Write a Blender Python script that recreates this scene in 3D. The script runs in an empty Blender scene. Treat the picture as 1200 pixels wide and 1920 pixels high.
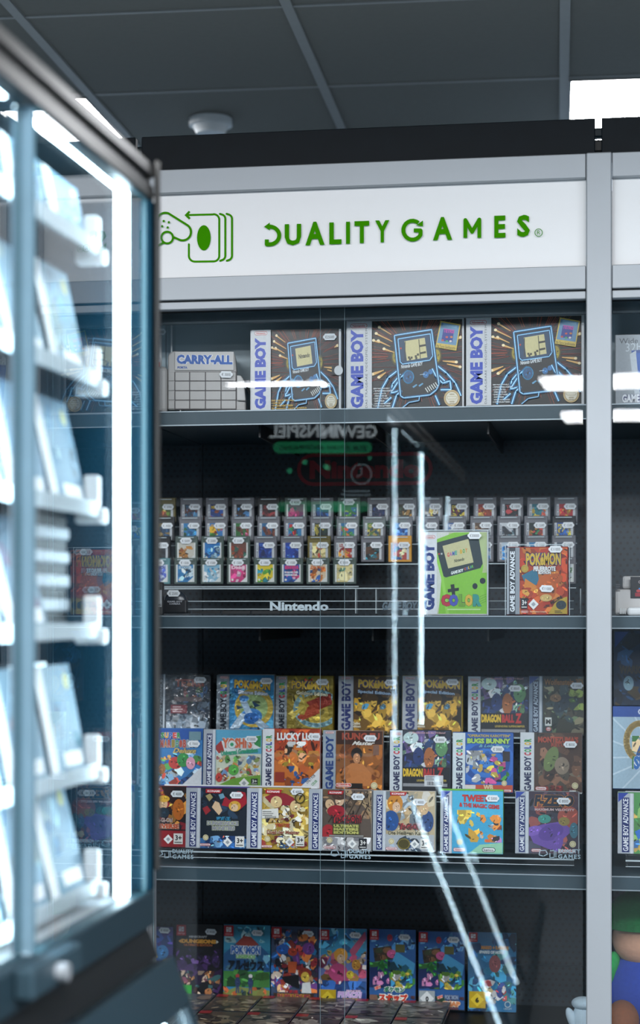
import bpy, bmesh, math, random
from mathutils import Vector, Matrix

# ------------------------------------------------------------------ camera, light, exposure
F = 3500.0; TH = math.radians(9.15); HOR = 1150.0; CAMZ = 1.45
SC = bpy.context.scene
COL = SC.collection
cam_d = bpy.data.cameras.new('camera')
cam_d.sensor_fit = 'VERTICAL'; cam_d.sensor_height = 36.0; cam_d.sensor_width = 22.5
cam_d.lens = F * 36.0 / 1920.0
cam_d.shift_y = (HOR - 960.0) / 1920.0
cam_d.clip_start = 0.02
cam_d.dof.use_dof = True
cam_d.dof.focus_distance = 3.68
cam_d.dof.aperture_fstop = 3.0
cam = bpy.data.objects.new('camera', cam_d); COL.objects.link(cam)
cam.location = (0, 0, CAMZ); cam.rotation_euler = (math.pi / 2, 0, TH)
SC.camera = cam
w = bpy.data.worlds.new('world'); SC.world = w; w.use_nodes = True
w.node_tree.nodes['Background'].inputs[0].default_value = (0.03, 0.05, 0.07, 1)
w.node_tree.nodes['Background'].inputs[1].default_value = 0.3
PANEL_E = 44.0          # ceiling light diffusers
LED_E = 26.0            # showcase light strips
SIGN_E = 0.06           # faint emission of the white header sign
LED_C = (0.64, 0.87, 1.0)
PANEL_C = (0.95, 0.97, 1.0)
SC.view_settings.view_transform = 'Standard'; SC.view_settings.look = 'None'
SC.view_settings.gamma = 1.0; SC.view_settings.use_curve_mapping = False
SC.view_settings.exposure = 0.0
SC.cycles.transparent_max_bounces = 32
SC.cycles.max_bounces = 8; SC.cycles.glossy_bounces = 4; SC.cycles.diffuse_bounces = 3
SC.cycles.caustics_reflective = False; SC.cycles.caustics_refractive = False
SC.cycles.sample_clamp_indirect = 2.5

# ------------------------------------------------------------------ helpers
CT, ST = math.cos(TH), math.sin(TH)
def P(u, v, Y):
    """the point of the vertical plane at depth Y that the photograph shows at (u, v)"""
    a = (u - 600.0) / F; dx = -ST + CT * a; dy = CT + ST * a
    t = Y / dy
    return Vector((dx * t, Y, CAMZ + t * (HOR - v) / F))
def zat(v, Y, u=690): return P(u, v, Y).z
def xat(u, Y): return P(u, 1150, Y).x
def lin(h):
    if isinstance(h, str):
        c = [int(h[i:i+2], 16) / 255 for i in (0, 2, 4)]
    else: c = [q / 255 for q in h]
    return tuple(((q + .055) / 1.055) ** 2.4 if q > .04045 else q / 12.92 for q in c)

def new_mat(name):
    m = bpy.data.materials.new(name); m.use_nodes = True
    nt = m.node_tree; nt.nodes.clear()
    o = nt.nodes.new('ShaderNodeOutputMaterial')
    return m, nt, o
def mat(name, col, rough=.5, metal=0.0, var=.06, scale=40, bump=0.0, emit=None, spec=.5, coat=0.0):
    m, nt, o = new_mat(name)
    b = nt.nodes.new('ShaderNodeBsdfPrincipled')
    c = lin(col) if isinstance(col, str) else col
    tc = nt.nodes.new('ShaderNodeTexCoord'); nz = nt.nodes.new('ShaderNodeTexNoise')
    nz.inputs['Scale'].default_value = scale; nz.inputs['Detail'].default_value = 3
    nt.links.new(tc.outputs['Object'], nz.inputs['Vector'])
    mx = nt.nodes.new('ShaderNodeMix'); mx.data_type = 'RGBA'
    mx.inputs[6].default_value = tuple(q * (1 - var) for q in c) + (1,)
    mx.inputs[7].default_value = tuple(min(1, q * (1 + var)) for q in c) + (1,)
    nt.links.new(nz.outputs['Fac'], mx.inputs[0])
    nt.links.new(mx.outputs[2], b.inputs['Base Color'])
    b.inputs['Roughness'].default_value = rough; b.inputs['Metallic'].default_value = metal
    b.inputs['Specular IOR Level'].default_value = spec
    b.inputs['Coat Weight'].default_value = coat
    if bump:
        bp = nt.nodes.new('ShaderNodeBump'); bp.inputs['Strength'].default_value = bump
        bp.inputs['Distance'].default_value = .002
        nt.links.new(nz.outputs['Fac'], bp.inputs['Height']); nt.links.new(bp.outputs['Normal'], b.inputs['Normal'])
    if emit:
        b.inputs['Emission Color'].default_value = tuple(emit[0]) + (1,)
        b.inputs['Emission Strength'].default_value = emit[1]
    nt.links.new(b.outputs[0], o.inputs[0])
    return m
def emission(name, col, e):
    m, nt, o = new_mat(name)
    em = nt.nodes.new('ShaderNodeEmission'); em.inputs[0].default_value = tuple(col) + (1,); em.inputs[1].default_value = e
    nt.links.new(em.outputs[0], o.inputs[0]); return m
def thin_glass(name, tint, ior=1.5, rough=0.0, bump=0.0, bscale=30):
    m, nt, o = new_mat(name)
    tr = nt.nodes.new('ShaderNodeBsdfTransparent'); tr.inputs[0].default_value = tuple(tint) + (1,)
    gl = nt.nodes.new('ShaderNodeBsdfGlossy'); gl.inputs['Roughness'].default_value = rough
    ge = nt.nodes.new('ShaderNodeNewGeometry'); fr = nt.nodes.new('ShaderNodeFresnel')
    mx = nt.nodes.new('ShaderNodeMix'); mx.inputs[2].default_value = ior; mx.inputs[3].default_value = 1 / ior
    nt.links.new(ge.outputs['Backfacing'], mx.inputs[0]); nt.links.new(mx.outputs[0], fr.inputs[0])
    ms = nt.nodes.new('ShaderNodeMixShader')
    nt.links.new(fr.outputs[0], ms.inputs[0]); nt.links.new(tr.outputs[0], ms.inputs[1]); nt.links.new(gl.outputs[0], ms.inputs[2])
    if bump:
        tc = nt.nodes.new('ShaderNodeTexCoord'); nz = nt.nodes.new('ShaderNodeTexNoise'); nz.inputs['Scale'].default_value = bscale
        nz.inputs['Distortion'].default_value = 1.5
        bp = nt.nodes.new('ShaderNodeBump'); bp.inputs['Strength'].default_value = bump; bp.inputs['Distance'].default_value = .01
        nt.links.new(tc.outputs['Object'], nz.inputs['Vector']); nt.links.new(nz.outputs['Fac'], bp.inputs['Height'])
        nt.links.new(bp.outputs['Normal'], gl.inputs['Normal']); nt.links.new(bp.outputs['Normal'], fr.inputs['Normal'])
    nt.links.new(ms.outputs[0], o.inputs[0]); return m
def print_mat(name, rough, metal=0.0, bump=0.0, emit=0.0):
    m, nt, o = new_mat(name)
    b = nt.nodes.new('ShaderNodeBsdfPrincipled')
    at = nt.nodes.new('ShaderNodeAttribute'); at.attribute_name = 'ink'
    tc = nt.nodes.new('ShaderNodeTexCoord'); nz = nt.nodes.new('ShaderNodeTexNoise'); nz.inputs['Scale'].default_value = 220
    nt.links.new(tc.outputs['Object'], nz.inputs['Vector'])
    mr = nt.nodes.new('ShaderNodeMapRange'); mr.inputs[3].default_value = .95; mr.inputs[4].default_value = 1.22
    nt.links.new(nz.outputs['Fac'], mr.inputs[0])
    mx = nt.nodes.new('ShaderNodeVectorMath'); mx.operation = 'SCALE'
    nt.links.new(at.outputs['Color'], mx.inputs[0]); nt.links.new(mr.outputs[0], mx.inputs['Scale'])
    nt.links.new(mx.outputs[0], b.inputs['Base Color'])
    b.inputs['Roughness'].default_value = rough; b.inputs['Metallic'].default_value = metal
    if bump:
        n2 = nt.nodes.new('ShaderNodeTexNoise'); n2.inputs['Scale'].default_value = 90
        nt.links.new(tc.outputs['Object'], n2.inputs['Vector'])
        bp = nt.nodes.new('ShaderNodeBump'); bp.inputs['Strength'].default_value = bump; bp.inputs['Distance'].default_value = .003
        nt.links.new(n2.outputs['Fac'], bp.inputs['Height']); nt.links.new(bp.outputs['Normal'], b.inputs['Normal'])
    if emit:
        nt.links.new(at.outputs['Color'], b.inputs['Emission Color']); b.inputs['Emission Strength'].default_value = emit
    nt.links.new(b.outputs[0], o.inputs[0]); return m
def perforated(name, base, hole, px, pz, r):
    m, nt, o = new_mat(name)
    N = nt.nodes.new; L = nt.links.new
    b = N('ShaderNodeBsdfPrincipled'); b.inputs['Roughness'].default_value = .45
    ge = N('ShaderNodeNewGeometry'); se = N('ShaderNodeSeparateXYZ'); L(ge.outputs['Position'], se.inputs[0])
    def M(op, a, bb=None, c=None):
        n = N('ShaderNodeMath'); n.operation = op
        for i, q in enumerate((a, bb, c)):
            if q is None: continue
            if isinstance(q, (int, float)): n.inputs[i].default_value = q
            else: L(q, n.inputs[i])
        return n.outputs[0]
    zr = M('DIVIDE', se.outputs['Z'], pz); row = M('FLOOR', zr); fz = M('SUBTRACT', M('SUBTRACT', zr, row), .5)
    odd = M('MODULO', row, 2.0)
    xr = M('ADD', M('DIVIDE', se.outputs['X'], px), M('MULTIPLY', odd, .5)); fx = M('SUBTRACT', M('SUBTRACT', xr, M('FLOOR', xr)), .5)
    dx = M('MULTIPLY', fx, px); dz = M('MULTIPLY', fz, pz)
    d = M('SQRT', M('ADD', M('MULTIPLY', dx, dx), M('MULTIPLY', dz, dz)))
    k = M('LESS_THAN', d, r)
    mx = N('ShaderNodeMix'); mx.data_type = 'RGBA'; mx.inputs[6].default_value = tuple(base) + (1,); mx.inputs[7].default_value = tuple(hole) + (1,)
    L(k, mx.inputs[0]); L(mx.outputs[2], b.inputs['Base Color']); L(b.outputs[0], o.inputs[0]); return m

# ---- materials
MT = {}
MT['alu'] = mat('aluminium', (.37, .395, .42), .55, .35, .03, 12)
MT['alu_dark'] = mat('dark_aluminium', (.012, .030, .042), .5, .0, .05, 12)
MT['frame_grey'] = mat('grey_anodised_frame', (.045, .044, .042), .4, .3, .05, 14)
MT['black'] = mat('black_powder_coat', (.004, .007, .010), .5, 0, .25, 25, .05, spec=.12)
MT['jet'] = mat('jet_black', (.004, .005, .006), .5)
MT['sign'] = mat('emissive_sign_white', (.80, .80, .80), .9, spec=.1, emit=((.93, .95, 1.0), SIGN_E), var=.01)
MT['green'] = mat('green_sign_ink', lin('378600'), .85, var=.10, scale=5, spec=.05, emit=(lin('378600'), .05))
MT['shelf'] = mat('grey_shelf_metal', (.026, .054, .072), .45, .1, .05, 30)
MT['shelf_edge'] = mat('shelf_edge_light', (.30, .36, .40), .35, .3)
MT['end_blue'] = mat('blue_black_panel', (.003, .020, .034), .7, spec=.05)
MT['back_grey'] = mat('grey_back_panel', (.46, .56, .61), .5, 0, .05, 6)
MT['perf'] = perforated('perforated_back', (.011, .021, .031), (.0006, .001, .0016), .0148, .0122, .0030)
MT['glass'] = thin_glass('clear_glass', (.985, .993, .996), 1.5)
MT['glass_edge'] = mat('polished_glass_edge', (.55, .78, .85), .2, emit=None)
MT['acryl'] = thin_glass('clear_acrylic', (.985, .992, .995), 1.47)
MT['film'] = thin_glass('crinkled_clear_film', (.96, .98, .985), 1.6, .12, .9, 26)
MT['acryl_edge'] = mat('bright_acrylic_edge', (.62, .72, .76), .25)
MT['print'] = print_mat('printed_card', .33)
MT['foil'] = print_mat('printed_foil_card', .3, .45, .6)
MT['sticker'] = print_mat('printed_sticker', .45)
MT['screen'] = print_mat('poster_glow_print', .3, emit=4.0)  # poster print with a glow added so its mirrored text shows
MT['glass_edge_dark'] = mat('green_glass_edge', (.02, .075, .095), .4)
MT['stile'] = mat('pale_blue_stile', (.17, .28, .35), .5)
MT['white'] = mat('white_plastic', (.72, .74, .75), .4, var=.03)
MT['tag'] = mat('white_price_tag', (.80, .84, .87), .5, var=.02)
MT['grey_plastic'] = mat('light_grey_plastic', (.46, .45, .44), .45, var=.03, scale=80, bump=.03)
MT['pale_plastic'] = mat('pale_grey_plastic', (.56, .55, .54), .45, var=.03, scale=80)
MT['groove'] = mat('shadow_line_plastic', (.10, .09, .095), .6)
MT['silver_card'] = mat('silver_card', (.48, .50, .52), .35, .2)
MT['dark_card'] = mat('dark_card', (.02, .022, .03), .4)
MT['white_card'] = mat('white_card', (.66, .67, .68), .45)
MT['red_card'] = mat('red_card', lin('8c2018'), .4)
MT['gold_card'] = mat('gold_card', lin('9c8430'), .35, .2)
MT['blue_card'] = mat('blue_card', lin('1c4a90'), .4)
MT['green_card'] = mat('green_card', lin('6aa82a'), .4)
MT['case_blue'] = mat('dark_case_plastic', (.025, .032, .042), .25)
MT['cart_grey'] = mat('smoke_grey_cartridge', (.17, .17, .19), .35)
MT['cart_black'] = mat('black_cartridge', (.012, .012, .014), .35)
MT['cart_olive'] = mat('olive_cartridge', (.16, .125, .03), .35)
MT['cart_green'] = mat('clear_green_cartridge', (.10, .135, .12), .3, var=.35, scale=120)
MT['cart_yellow'] = mat('yellow_cartridge', (.75, .36, .03), .35)
MT['cart_teal'] = mat('clear_teal_cartridge', (.14, .30, .32), .3, var=.3, scale=120)
MT['led'] = emission('led_strip_glow', LED_C, LED_E); MT['led_hi'] = emission('bright_led_strip_glow', LED_C, LED_E*2.0)
MT['panel'] = emission('ceiling_light_glow', PANEL_C, PANEL_E)
MT['tile'] = mat('ceiling_tile', (.178, .174, .158), .9, var=.06, scale=60, bump=.15)
MT['rail'] = mat('ceiling_rail', (.30, .30, .29), .6)
MT['wall'] = mat('painted_wall', (.12, .16, .20), .8, var=.03, scale=8)
MT['floor'] = mat('grey_floor', (.075, .095, .11), .5, var=.15, scale=3)

def setp(o, label=None, cat=None, group=None, kind=None):
    if label: o['label'] = label
    if cat: o['category'] = cat
    if group: o['group'] = group
    if kind: o['kind'] = kind
    return o
def empty(name, loc=(0, 0, 0), rz=0.0, lean=0.0, label=None, cat=None, group=None):
    o = bpy.data.objects.new(name, None); COL.objects.link(o); o.empty_display_size = .02
    o.location = loc; o.rotation_euler = (-lean, 0, rz)
    return setp(o, label, cat, group)
def link(name, me, parent=None, loc=(0, 0, 0), rot=(0, 0, 0)):
    o = bpy.data.objects.new(name, me); COL.objects.link(o); o.location = loc; o.rotation_euler = rot
    if parent is not None: o.parent = parent
    return o
def finish(bm, name, m, smooth=False):
    bm.normal_update()
    me = bpy.data.meshes.new(name); bm.to_mesh(me); bm.free()
    for q in (m if isinstance(m, (list, tuple)) else [m]): me.materials.append(MT[q] if isinstance(q, str) else q)
    if smooth:
        for p in me.polygons: p.use_smooth = True
    return me
def badd(bm, x0, y0, z0, x1, y1, z1, bev=0.0, seg=1, mi=0):
    t = bmesh.new()
    bmesh.ops.create_cube(t, size=1.0)
    sx, sy, sz = x1 - x0, y1 - y0, z1 - z0
    bmesh.ops.transform(t, matrix=Matrix.Translation(((x0+x1)/2, (y0+y1)/2, (z0+z1)/2)) @ Matrix.Diagonal((sx, sy, sz, 1)), verts=t.verts)
    if bev: bmesh.ops.bevel(t, geom=t.edges[:], offset=bev, segments=seg, affect='EDGES', profile=.5)
    for f in t.faces: f.material_index = mi
    me = bpy.data.meshes.new('t'); t.to_mesh(me); t.free(); bm.from_mesh(me); bpy.data.meshes.remove(me)
def box(name, x0, y0, z0, x1, y1, z1, m, parent=None, bev=0.0, seg=1, smooth=False):
    """box given in the parent's frame"""
    bm = bmesh.new(); badd(bm, min(x0,x1), min(y0,y1), min(z0,z1), max(x0,x1), max(y0,y1), max(z0,z1), bev, seg)
    return link(name, finish(bm, name, m, smooth), parent)
def wbox(name, x0, y0, z0, x1, y1, z1, m, parent, bev=0.0, seg=1):
    """box given in world coordinates under a parent that is only moved, never turned"""
    o = parent.location if parent else Vector((0, 0, 0))
    return box(name, x0-o.x, y0-o.y, z0-o.z, x1-o.x, y1-o.y, z1-o.z, m, parent, bev, seg)
def pane(name, x0, y0, z0, x1, y1, z1, parent, axis, m='glass', edge='glass_edge'):
    """a sheet of glass: the two big faces clear, the narrow faces polished edge"""
    o = parent.location if parent else Vector((0, 0, 0))
    bm = bmesh.new(); badd(bm, x0-o.x, y0-o.y, z0-o.z, x1-o.x, y1-o.y, z1-o.z)
    for f in bm.faces:
        f.material_index = 0 if abs(f.normal[axis]) > .5 else 1
    return link(name, finish(bm, name, [m, edge]), parent)
def prism(name, pts, y0, y1, m, parent=None, bev=0.0):
    """outline in x,z pushed through from y0 to y1"""
    bm = bmesh.new()
    a = [bm.verts.new((x, y0, z)) for x, z in pts]; b = [bm.verts.new((x, y1, z)) for x, z in pts]
    n = len(pts); bm.faces.new(a); bm.faces.new(b[::-1])
    for i in range(n): bm.faces.new((a[i], b[i], b[(i+1) % n], a[(i+1) % n]))
    bmesh.ops.recalc_face_normals(bm, faces=bm.faces[:])
    if bev: bmesh.ops.bevel(bm, geom=bm.edges[:], offset=bev, segments=2, affect='EDGES', profile=.5)
    return link(name, finish(bm, name, m), parent)
def cyl(name, r, h, m, parent=None, loc=(0, 0, 0), rot=(0, 0, 0), seg=24, r2=None):
    bm = bmesh.new(); bmesh.ops.create_cone(bm, cap_ends=True, segments=seg, radius1=r, radius2=r if r2 is None else r2, depth=h)
    return link(name, finish(bm, name, m), parent, loc, rot)
def ball(name, sx, sy, sz, m, parent=None, loc=(0, 0, 0), rot=(0, 0, 0), seg=20):
    bm = bmesh.new(); bmesh.ops.create_uvsphere(bm, u_segments=seg, v_segments=seg//2+2, radius=1)
    bmesh.ops.scale(bm, vec=(sx, sy, sz), verts=bm.verts[:])
    return link(name, finish(bm, name, m, True), parent, loc, rot)

# ---- lettering and flat print
_gl = {}
def glyphs(s, bold=0.0, shear=0.0, sp=1.0):
    k = (s, bold, shear, sp)
    if k in _gl: return _gl[k]
    c = bpy.data.curves.new('t', 'FONT'); c.body = s; c.offset = bold; c.shear = shear; c.resolution_u = 2; c.fill_mode = 'FRONT'
    c.space_character = sp; c.space_line = .85; c.align_x = 'CENTER'
    o = bpy.data.objects.new('t', c); COL.objects.link(o)
    me = o.to_mesh()
    V = [(v.co.x, v.co.y) for v in me.vertices]; Fc = [tuple(p.vertices) for p in me.polygons if p.normal.z >= 0 or True]
    o.to_mesh_clear(); bpy.data.objects.remove(o); bpy.data.curves.remove(c)
    if not V: V = [(0, 0), (1, 0), (1, 1)]; Fc = []
    x0 = min(v[0] for v in V); x1 = max(v[0] for v in V); y0 = min(v[1] for v in V); y1 = max(v[1] for v in V)
    dx = max(x1 - x0, 1e-6); dy = max(y1 - y0, 1e-6)
    V = [((a - x0) / dx, (b - y0) / dy) for a, b in V]
    _gl[k] = (V, Fc); return _gl[k]

def clip_poly(pts, r):
    x0, y0, x1, y1 = r
    for ax, lim, sgn in ((0, x0, 1), (0, x1, -1), (1, y0, 1), (1, y1, -1)):
        out = []
        n = len(pts)
        for i in range(n):
            a, b = pts[i], pts[(i+1) % n]
            ia = (a[ax] - lim) * sgn >= 0; ib = (b[ax] - lim) * sgn >= 0
            if ia: out.append(a)
            if ia != ib:
                t = (lim - a[ax]) / (b[ax] - a[ax])
                out.append((a[0] + (b[0]-a[0])*t, a[1] + (b[1]-a[1])*t))
        pts = out
        if len(pts) < 3: return []
    return pts

class Ink:
    """flat print on an upright face: shapes in photo-crop pixels mapped to the face's own x,z"""
    STEP = .000015
    def __init__(s, bbox, w, h, crop=(0, 0, 1.0), y=-.0003):
        s.bb = bbox; s.w = w; s.h = h; s.c = crop; s.V = []; s.Fc = []; s.C = []; s.n = 0; s.y = y; s.clip = None
    def m(s, x, y):
        u = s.c[0] + x / s.c[2]; v = s.c[1] + y / s.c[2]; b = s.bb
        return ((u - (b[0] + b[2]) / 2) / (b[2] - b[0]) * s.w, (b[3] - v) / (b[3] - b[1]) * s.h)
    def raw(s, pts, faces, col, dn=1):
        s.n += dn; c = lin(col); k = len(s.V); yy = s.y - s.n * s.STEP
        for x, y in pts:
            a, b = s.m(x, y); s.V.append((a, yy, b)); s.C.append(c)
        for f in faces: s.Fc.append(tuple(i + k for i in f))
    def g(s, pts, col, dn=1):
        if s.clip: pts = clip_poly(list(pts), s.clip)
        if len(pts) >= 3: s.raw(pts, [tuple(range(len(pts)))], col, dn)
    def r(s, x0, y0, x1, y1, col): s.g([(x0, y0), (x1, y0), (x1, y1), (x0, y1)], col)
    def e(s, cx, cy, rx, ry, col, rot=0, n=18, dn=1):
        a = math.radians(rot); ca, sa = math.cos(a), math.sin(a)
        s.g([(cx + rx*math.cos(t)*ca - ry*math.sin(t)*sa, cy + rx*math.cos(t)*sa + ry*math.sin(t)*ca) for t in (2*math.pi*i/n for i in range(n))], col, dn)
        if s.clip and n == 18 and min(rx, ry)*3/s.c[2] > 12 and isinstance(col, str):    # brush marks inside painted patches
            R = random.Random(int(cx*7 + cy*13))
            for _ in range(7):
                t, q = R.uniform(0, 6.283), R.uniform(0, .72); px, py = cx + (rx*q*math.cos(t))*ca - (ry*q*math.sin(t))*sa, cy + (rx*q*math.cos(t))*sa + (ry*q*math.sin(t))*ca
                r1, r2, an, f = min(rx, ry)*R.uniform(.12, .34), min(rx, ry)*R.uniform(.06, .16), R.uniform(0, 3.14), R.choice((.45, .62, .8, 1.25, 1.5))
                s.g([(px + r1*math.cos(w_)*math.cos(an) - r2*math.sin(w_)*math.sin(an), py + r1*math.cos(w_)*math.sin(an) + r2*math.sin(w_)*math.cos(an)) for w_ in (6.2832*i/6 for i in range(6))], [max(0, min(255, int(col[j:j+2], 16)*f)) for j in (0, 2, 4)])
    def l(s, pts, wd, col):
        first = 1
        for (a, b), (c, d) in zip(pts[:-1], pts[1:]):
            L = math.hypot(c-a, d-b) or 1; nx, ny = -(d-b)/L*wd/2, (c-a)/L*wd/2
            s.g([(a+nx, b+ny), (c+nx, d+ny), (c-nx, d-ny), (a-nx, b-ny)], col, first); first = 0
        if len(pts) > 2:
            for a, b in pts[1:-1]:
                s.e(a, b, wd/2, wd/2, col, n=8, dn=0)
    def ring(s, cx, cy, rx, ry, wd, col, rot=0, n=20):
        a = math.radians(rot); ca, sa = math.cos(a), math.sin(a)
        s.l([(cx + rx*math.cos(t)*ca - ry*math.sin(t)*sa, cy + rx*math.cos(t)*sa + ry*math.sin(t)*ca) for t in (2*math.pi*i/n for i in range(n+1))], wd, col)
    def t(s, txt, x0, y0, x1, y1, col, bold=0.0, shear=0.0, out=None, ob=.05, rot=0, sp=1.0, slope=0.0):
        """text stretched into x0..x1 (left to right), y0 top .. y1 bottom; rot turns it about the middle"""
        if out: s.t(txt, x0 - ob*(y1-y0)*.5, y0 - ob*(y1-y0)*.5, x1 + ob*(y1-y0)*.5, y1 + ob*(y1-y0)*.5, out, bold + ob, shear, None, 0, rot, sp, slope)
        V, Fc = glyphs(txt, bold, shear, sp)
        cx, cy = (x0+x1)/2, (y0+y1)/2; a = math.radians(rot); ca, sa = math.cos(a), math.sin(a)
        pts = []
        for p, q in V:
            x = x0 + p*(x1-x0); y = y1 - q*(y1-y0) + slope*(x - cx)
            pts.append((cx + (x-cx)*ca - (y-cy)*sa, cy + (x-cx)*sa + (y-cy)*ca))
        s.raw(pts, Fc, col)
    def v(s, txt, x0, y0, x1, y1, col, bold=.02, sp=1.0, shear=0.0):
        """text reading upwards inside the upright strip"""
        V, Fc = glyphs(txt, bold, shear, sp)
        s.raw([(x1 - (1-q)*0 - (q)*(x1-x0), y1 - p*(y1-y0)) for p, q in V], Fc, col)
    def b(s, x0, y0, x1, y1, n, size, cols, seed=1, asp=1.6):
        R = random.Random(seed)
        for i in range(n):
            cx, cy = R.uniform(x0, x1), R.uniform(y0, y1); q = size * R.uniform(.45, 1.25)
            k = R.choice((5, 6, 7, 9)); ph = R.uniform(0, 6.3); an = R.uniform(0, 3.14)
            pts = []
            for j in range(k):
                t = ph + 2*math.pi*j/k; rr = q * R.uniform(.7, 1.15)
                px, py = rr*math.cos(t)*asp**.5, rr*math.sin(t)/asp**.5
                pts.append((cx + px*math.cos(an) - py*math.sin(an), cy + px*math.sin(an) + py*math.cos(an)))
            old = s.clip
            r = (x0, y0, x1, y1) if not old else (max(x0, old[0]), max(y0, old[1]), min(x1, old[2]), min(y1, old[3]))
            pts = clip_poly(pts, r)
            s.clip = None
            if pts:
                c = R.choice(cols); f = R.uniform(.72, 1.25)
                s.g(pts, [max(0, min(255, int(c[j:j+2], 16)*f)) for j in (0, 2, 4)])
                if size > 8:
                    for _ in range(2):      # smaller strokes and lights over each patch
                        qx, qy = cx + R.uniform(-.8, .8)*q, cy + R.uniform(-.8, .8)*q; rr = q*R.uniform(.12, .42); an = R.uniform(0, 3.14); c2 = R.choice(cols) if R.random() < .6 else c; f = R.choice((.35, .55, 1.3, 1.6))
                        pp = [(qx + rr*math.cos(t)*1.6*math.cos(an) - rr*.5*math.sin(t)*math.sin(an), qy + rr*math.cos(t)*1.6*math.sin(an) + rr*.5*math.sin(t)*math.cos(an)) for t in (6.2832*j/6 for j in range(6))]
                        pp = clip_poly(pp, r)
                        if pp: s.g(pp, [max(0, min(255, int(c2[j:j+2], 16)*f)) for j in (0, 2, 4)])
            s.clip = old
    def pill(s, x0, y0, x1, y1, col):
        h = (y1-y0)/2; cy = (y0+y1)/2; pts = []
        for i in range(9): t = math.pi/2 + math.pi*i/8; pts.append((x0+h + h*math.cos(t), cy - h*math.sin(t)))
        for i in range(9): t = -math.pi/2 + math.pi*i/8; pts.append((x1-h + h*math.cos(t), cy - h*math.sin(t)))
        s.g(pts, col)
    def nin(s, x0, y0, x1, y1, bg='d8dadc', fg='b8352c'):
        s.pill(x0, y0, x1, y1, fg); q = (y1-y0)*.12; s.pill(x0+q, y0+q, x1-q, y1-q, bg)
        s.t('Nintendo', x0+(x1-x0)*.12, y0+(y1-y0)*.25, x1-(x1-x0)*.12, y1-(y1-y0)*.25, fg, .03)
    def age(s, x0, y0, x1, y1, txt='3+', bg='d8d8d2', fg='15181c'):
        s.r(x0, y0, x1, y1, bg); s.t(txt, x0+(x1-x0)*.18, y0+(y1-y0)*.16, x1-(x1-x0)*.12, y1-(y1-y0)*.34, fg, .03)
        s.r(x0+(x1-x0)*.1, y1-(y1-y0)*.2, x1-(x1-x0)*.1, y1-(y1-y0)*.12, fg)
    def dia(s, cx, cy, q, bg='e4e6e4', fg='9aa0a4'):
        s.g([(cx, cy-q), (cx+q, cy), (cx, cy+q), (cx-q, cy)], bg); k = q*.45
        s.g([(cx, cy-k), (cx+k, cy), (cx, cy+k), (cx-k, cy)], fg)
    def seal(s, cx, cy, q, col='d8cfa8'): s.e(cx, cy, q, q, col); s.ring(cx, cy, q*.72, q*.72, q*.14, 'a89a68')
    def mesh(s, name, m='print'):
        me = bpy.data.meshes.new(name); me.from_pydata(s.V, [], s.Fc)
        at = me.color_attributes.new('ink', 'FLOAT_COLOR', 'POINT')
        buf = []
        for c in s.C: buf.extend((c[0], c[1], c[2], 1.0))
        at.data.foreach_set('color', buf)
        me.materials.append(MT[m]); return me

_tagmesh = None
def price_tag(parent, x, z, txt, y=-.004, rot=0.0, s=1.0):
    """white notched price sticker lying on the front of a thing"""
    global _tagmesh
    if _tagmesh is None:
        a, b, c = .0135, .0065, .004
        pts = [(-a+c, b), (a-c, b), (a-c*.55, b*.5), (a, b*.28), (a, -b*.28), (a-c*.55, -b*.5), (a-c, -b), (-a+c, -b), (-a+c*.55, -b*.5), (-a, -b*.28), (-a, b*.28), (-a+c*.55, b*.5)]
        o = prism('price_tag', pts, -.0005, .0005, 'tag'); _tagmesh = o.data; bpy.data.objects.remove(o)
    o = link('price_tag', _tagmesh, parent, (x, y, z), (0, rot, 0)); o.scale = (s, 1, s)
    k = Ink((0, 0, 27, 13), .027, .013)
    k.y = -.0007; k.t(txt, 4.5, 3.6, 22.5, 9.6, '30353c', .0)
    me = k.mesh('price_print', 'sticker')
    for v in me.vertices: v.co.z -= .0065
    link('price_print', me, o)
    return o

# ------------------------------------------------------------------ the room
RX0, RX1, RY0, RY1 = -3.90, 3.50, -7.40, 5.60
CZ = CAMZ + 1.37
TW, TL = .62, .645; TX0, TY0 = .017, 4.81
GRID = math.radians(1.9)          # the ceiling grid runs a little askew to the cabinets
flo = setp(box('floor', RX0, RY0, -.05, RX1, RY1, 0, 'floor'), kind='structure')
for nm, a in (('wall_back', (RX0-.1, RY1, 0, RX1+.1, RY1+.1, CZ+.1)), ('wall_front', (RX0-.1, RY0-.1, 0, RX1+.1, RY0, CZ+.1)),
              ('wall_left', (RX0-.1, RY0, 0, RX0, RY1, CZ+.1)), ('wall_right', (RX1, RY0, 0, RX1+.1, RY1, CZ+.1))):
    setp(box(nm, *a, 'wall'), kind='structure')
CX0, CX1, CY0, CY1 = RX0-.35, RX1+.35, RY0-.3, RY1+.3
ceil = setp(box('ceiling', CX0, CY0, CZ+.06, CX1, CY1, CZ+.1, 'wall'), kind='structure')
ceil.rotation_euler = (0, 0, GRID)
LIGHTS = {(0, 0), (-3, 0)} | {(c, r) for c in (-6, -5, -3, -2, 0, 1, 3, 4) for r in (-7, -9)} | {(c, -14) for c in (-4, -1, 2)} | {(c, -17) for c in (-1, 2)}  # two nearest wide rows: unseen panels added to light the cabinet from the front
bm = bmesh.new(); badd(bm, .004, .004, 0, TW-.004, TL-.004, .014, .003); tile_me = finish(bm, 'ceiling_tile', 'tile')
bm = bmesh.new(); badd(bm, .018, .018, -.004, TW-.018, TL-.018, .010)
bm.normal_update()
for f in bm.faces: f.material_index = 0 if f.normal.z < -.5 else 1
diff_me = finish(bm, 'diffuser', ['panel', 'rail'])
bm = bmesh.new()
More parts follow.
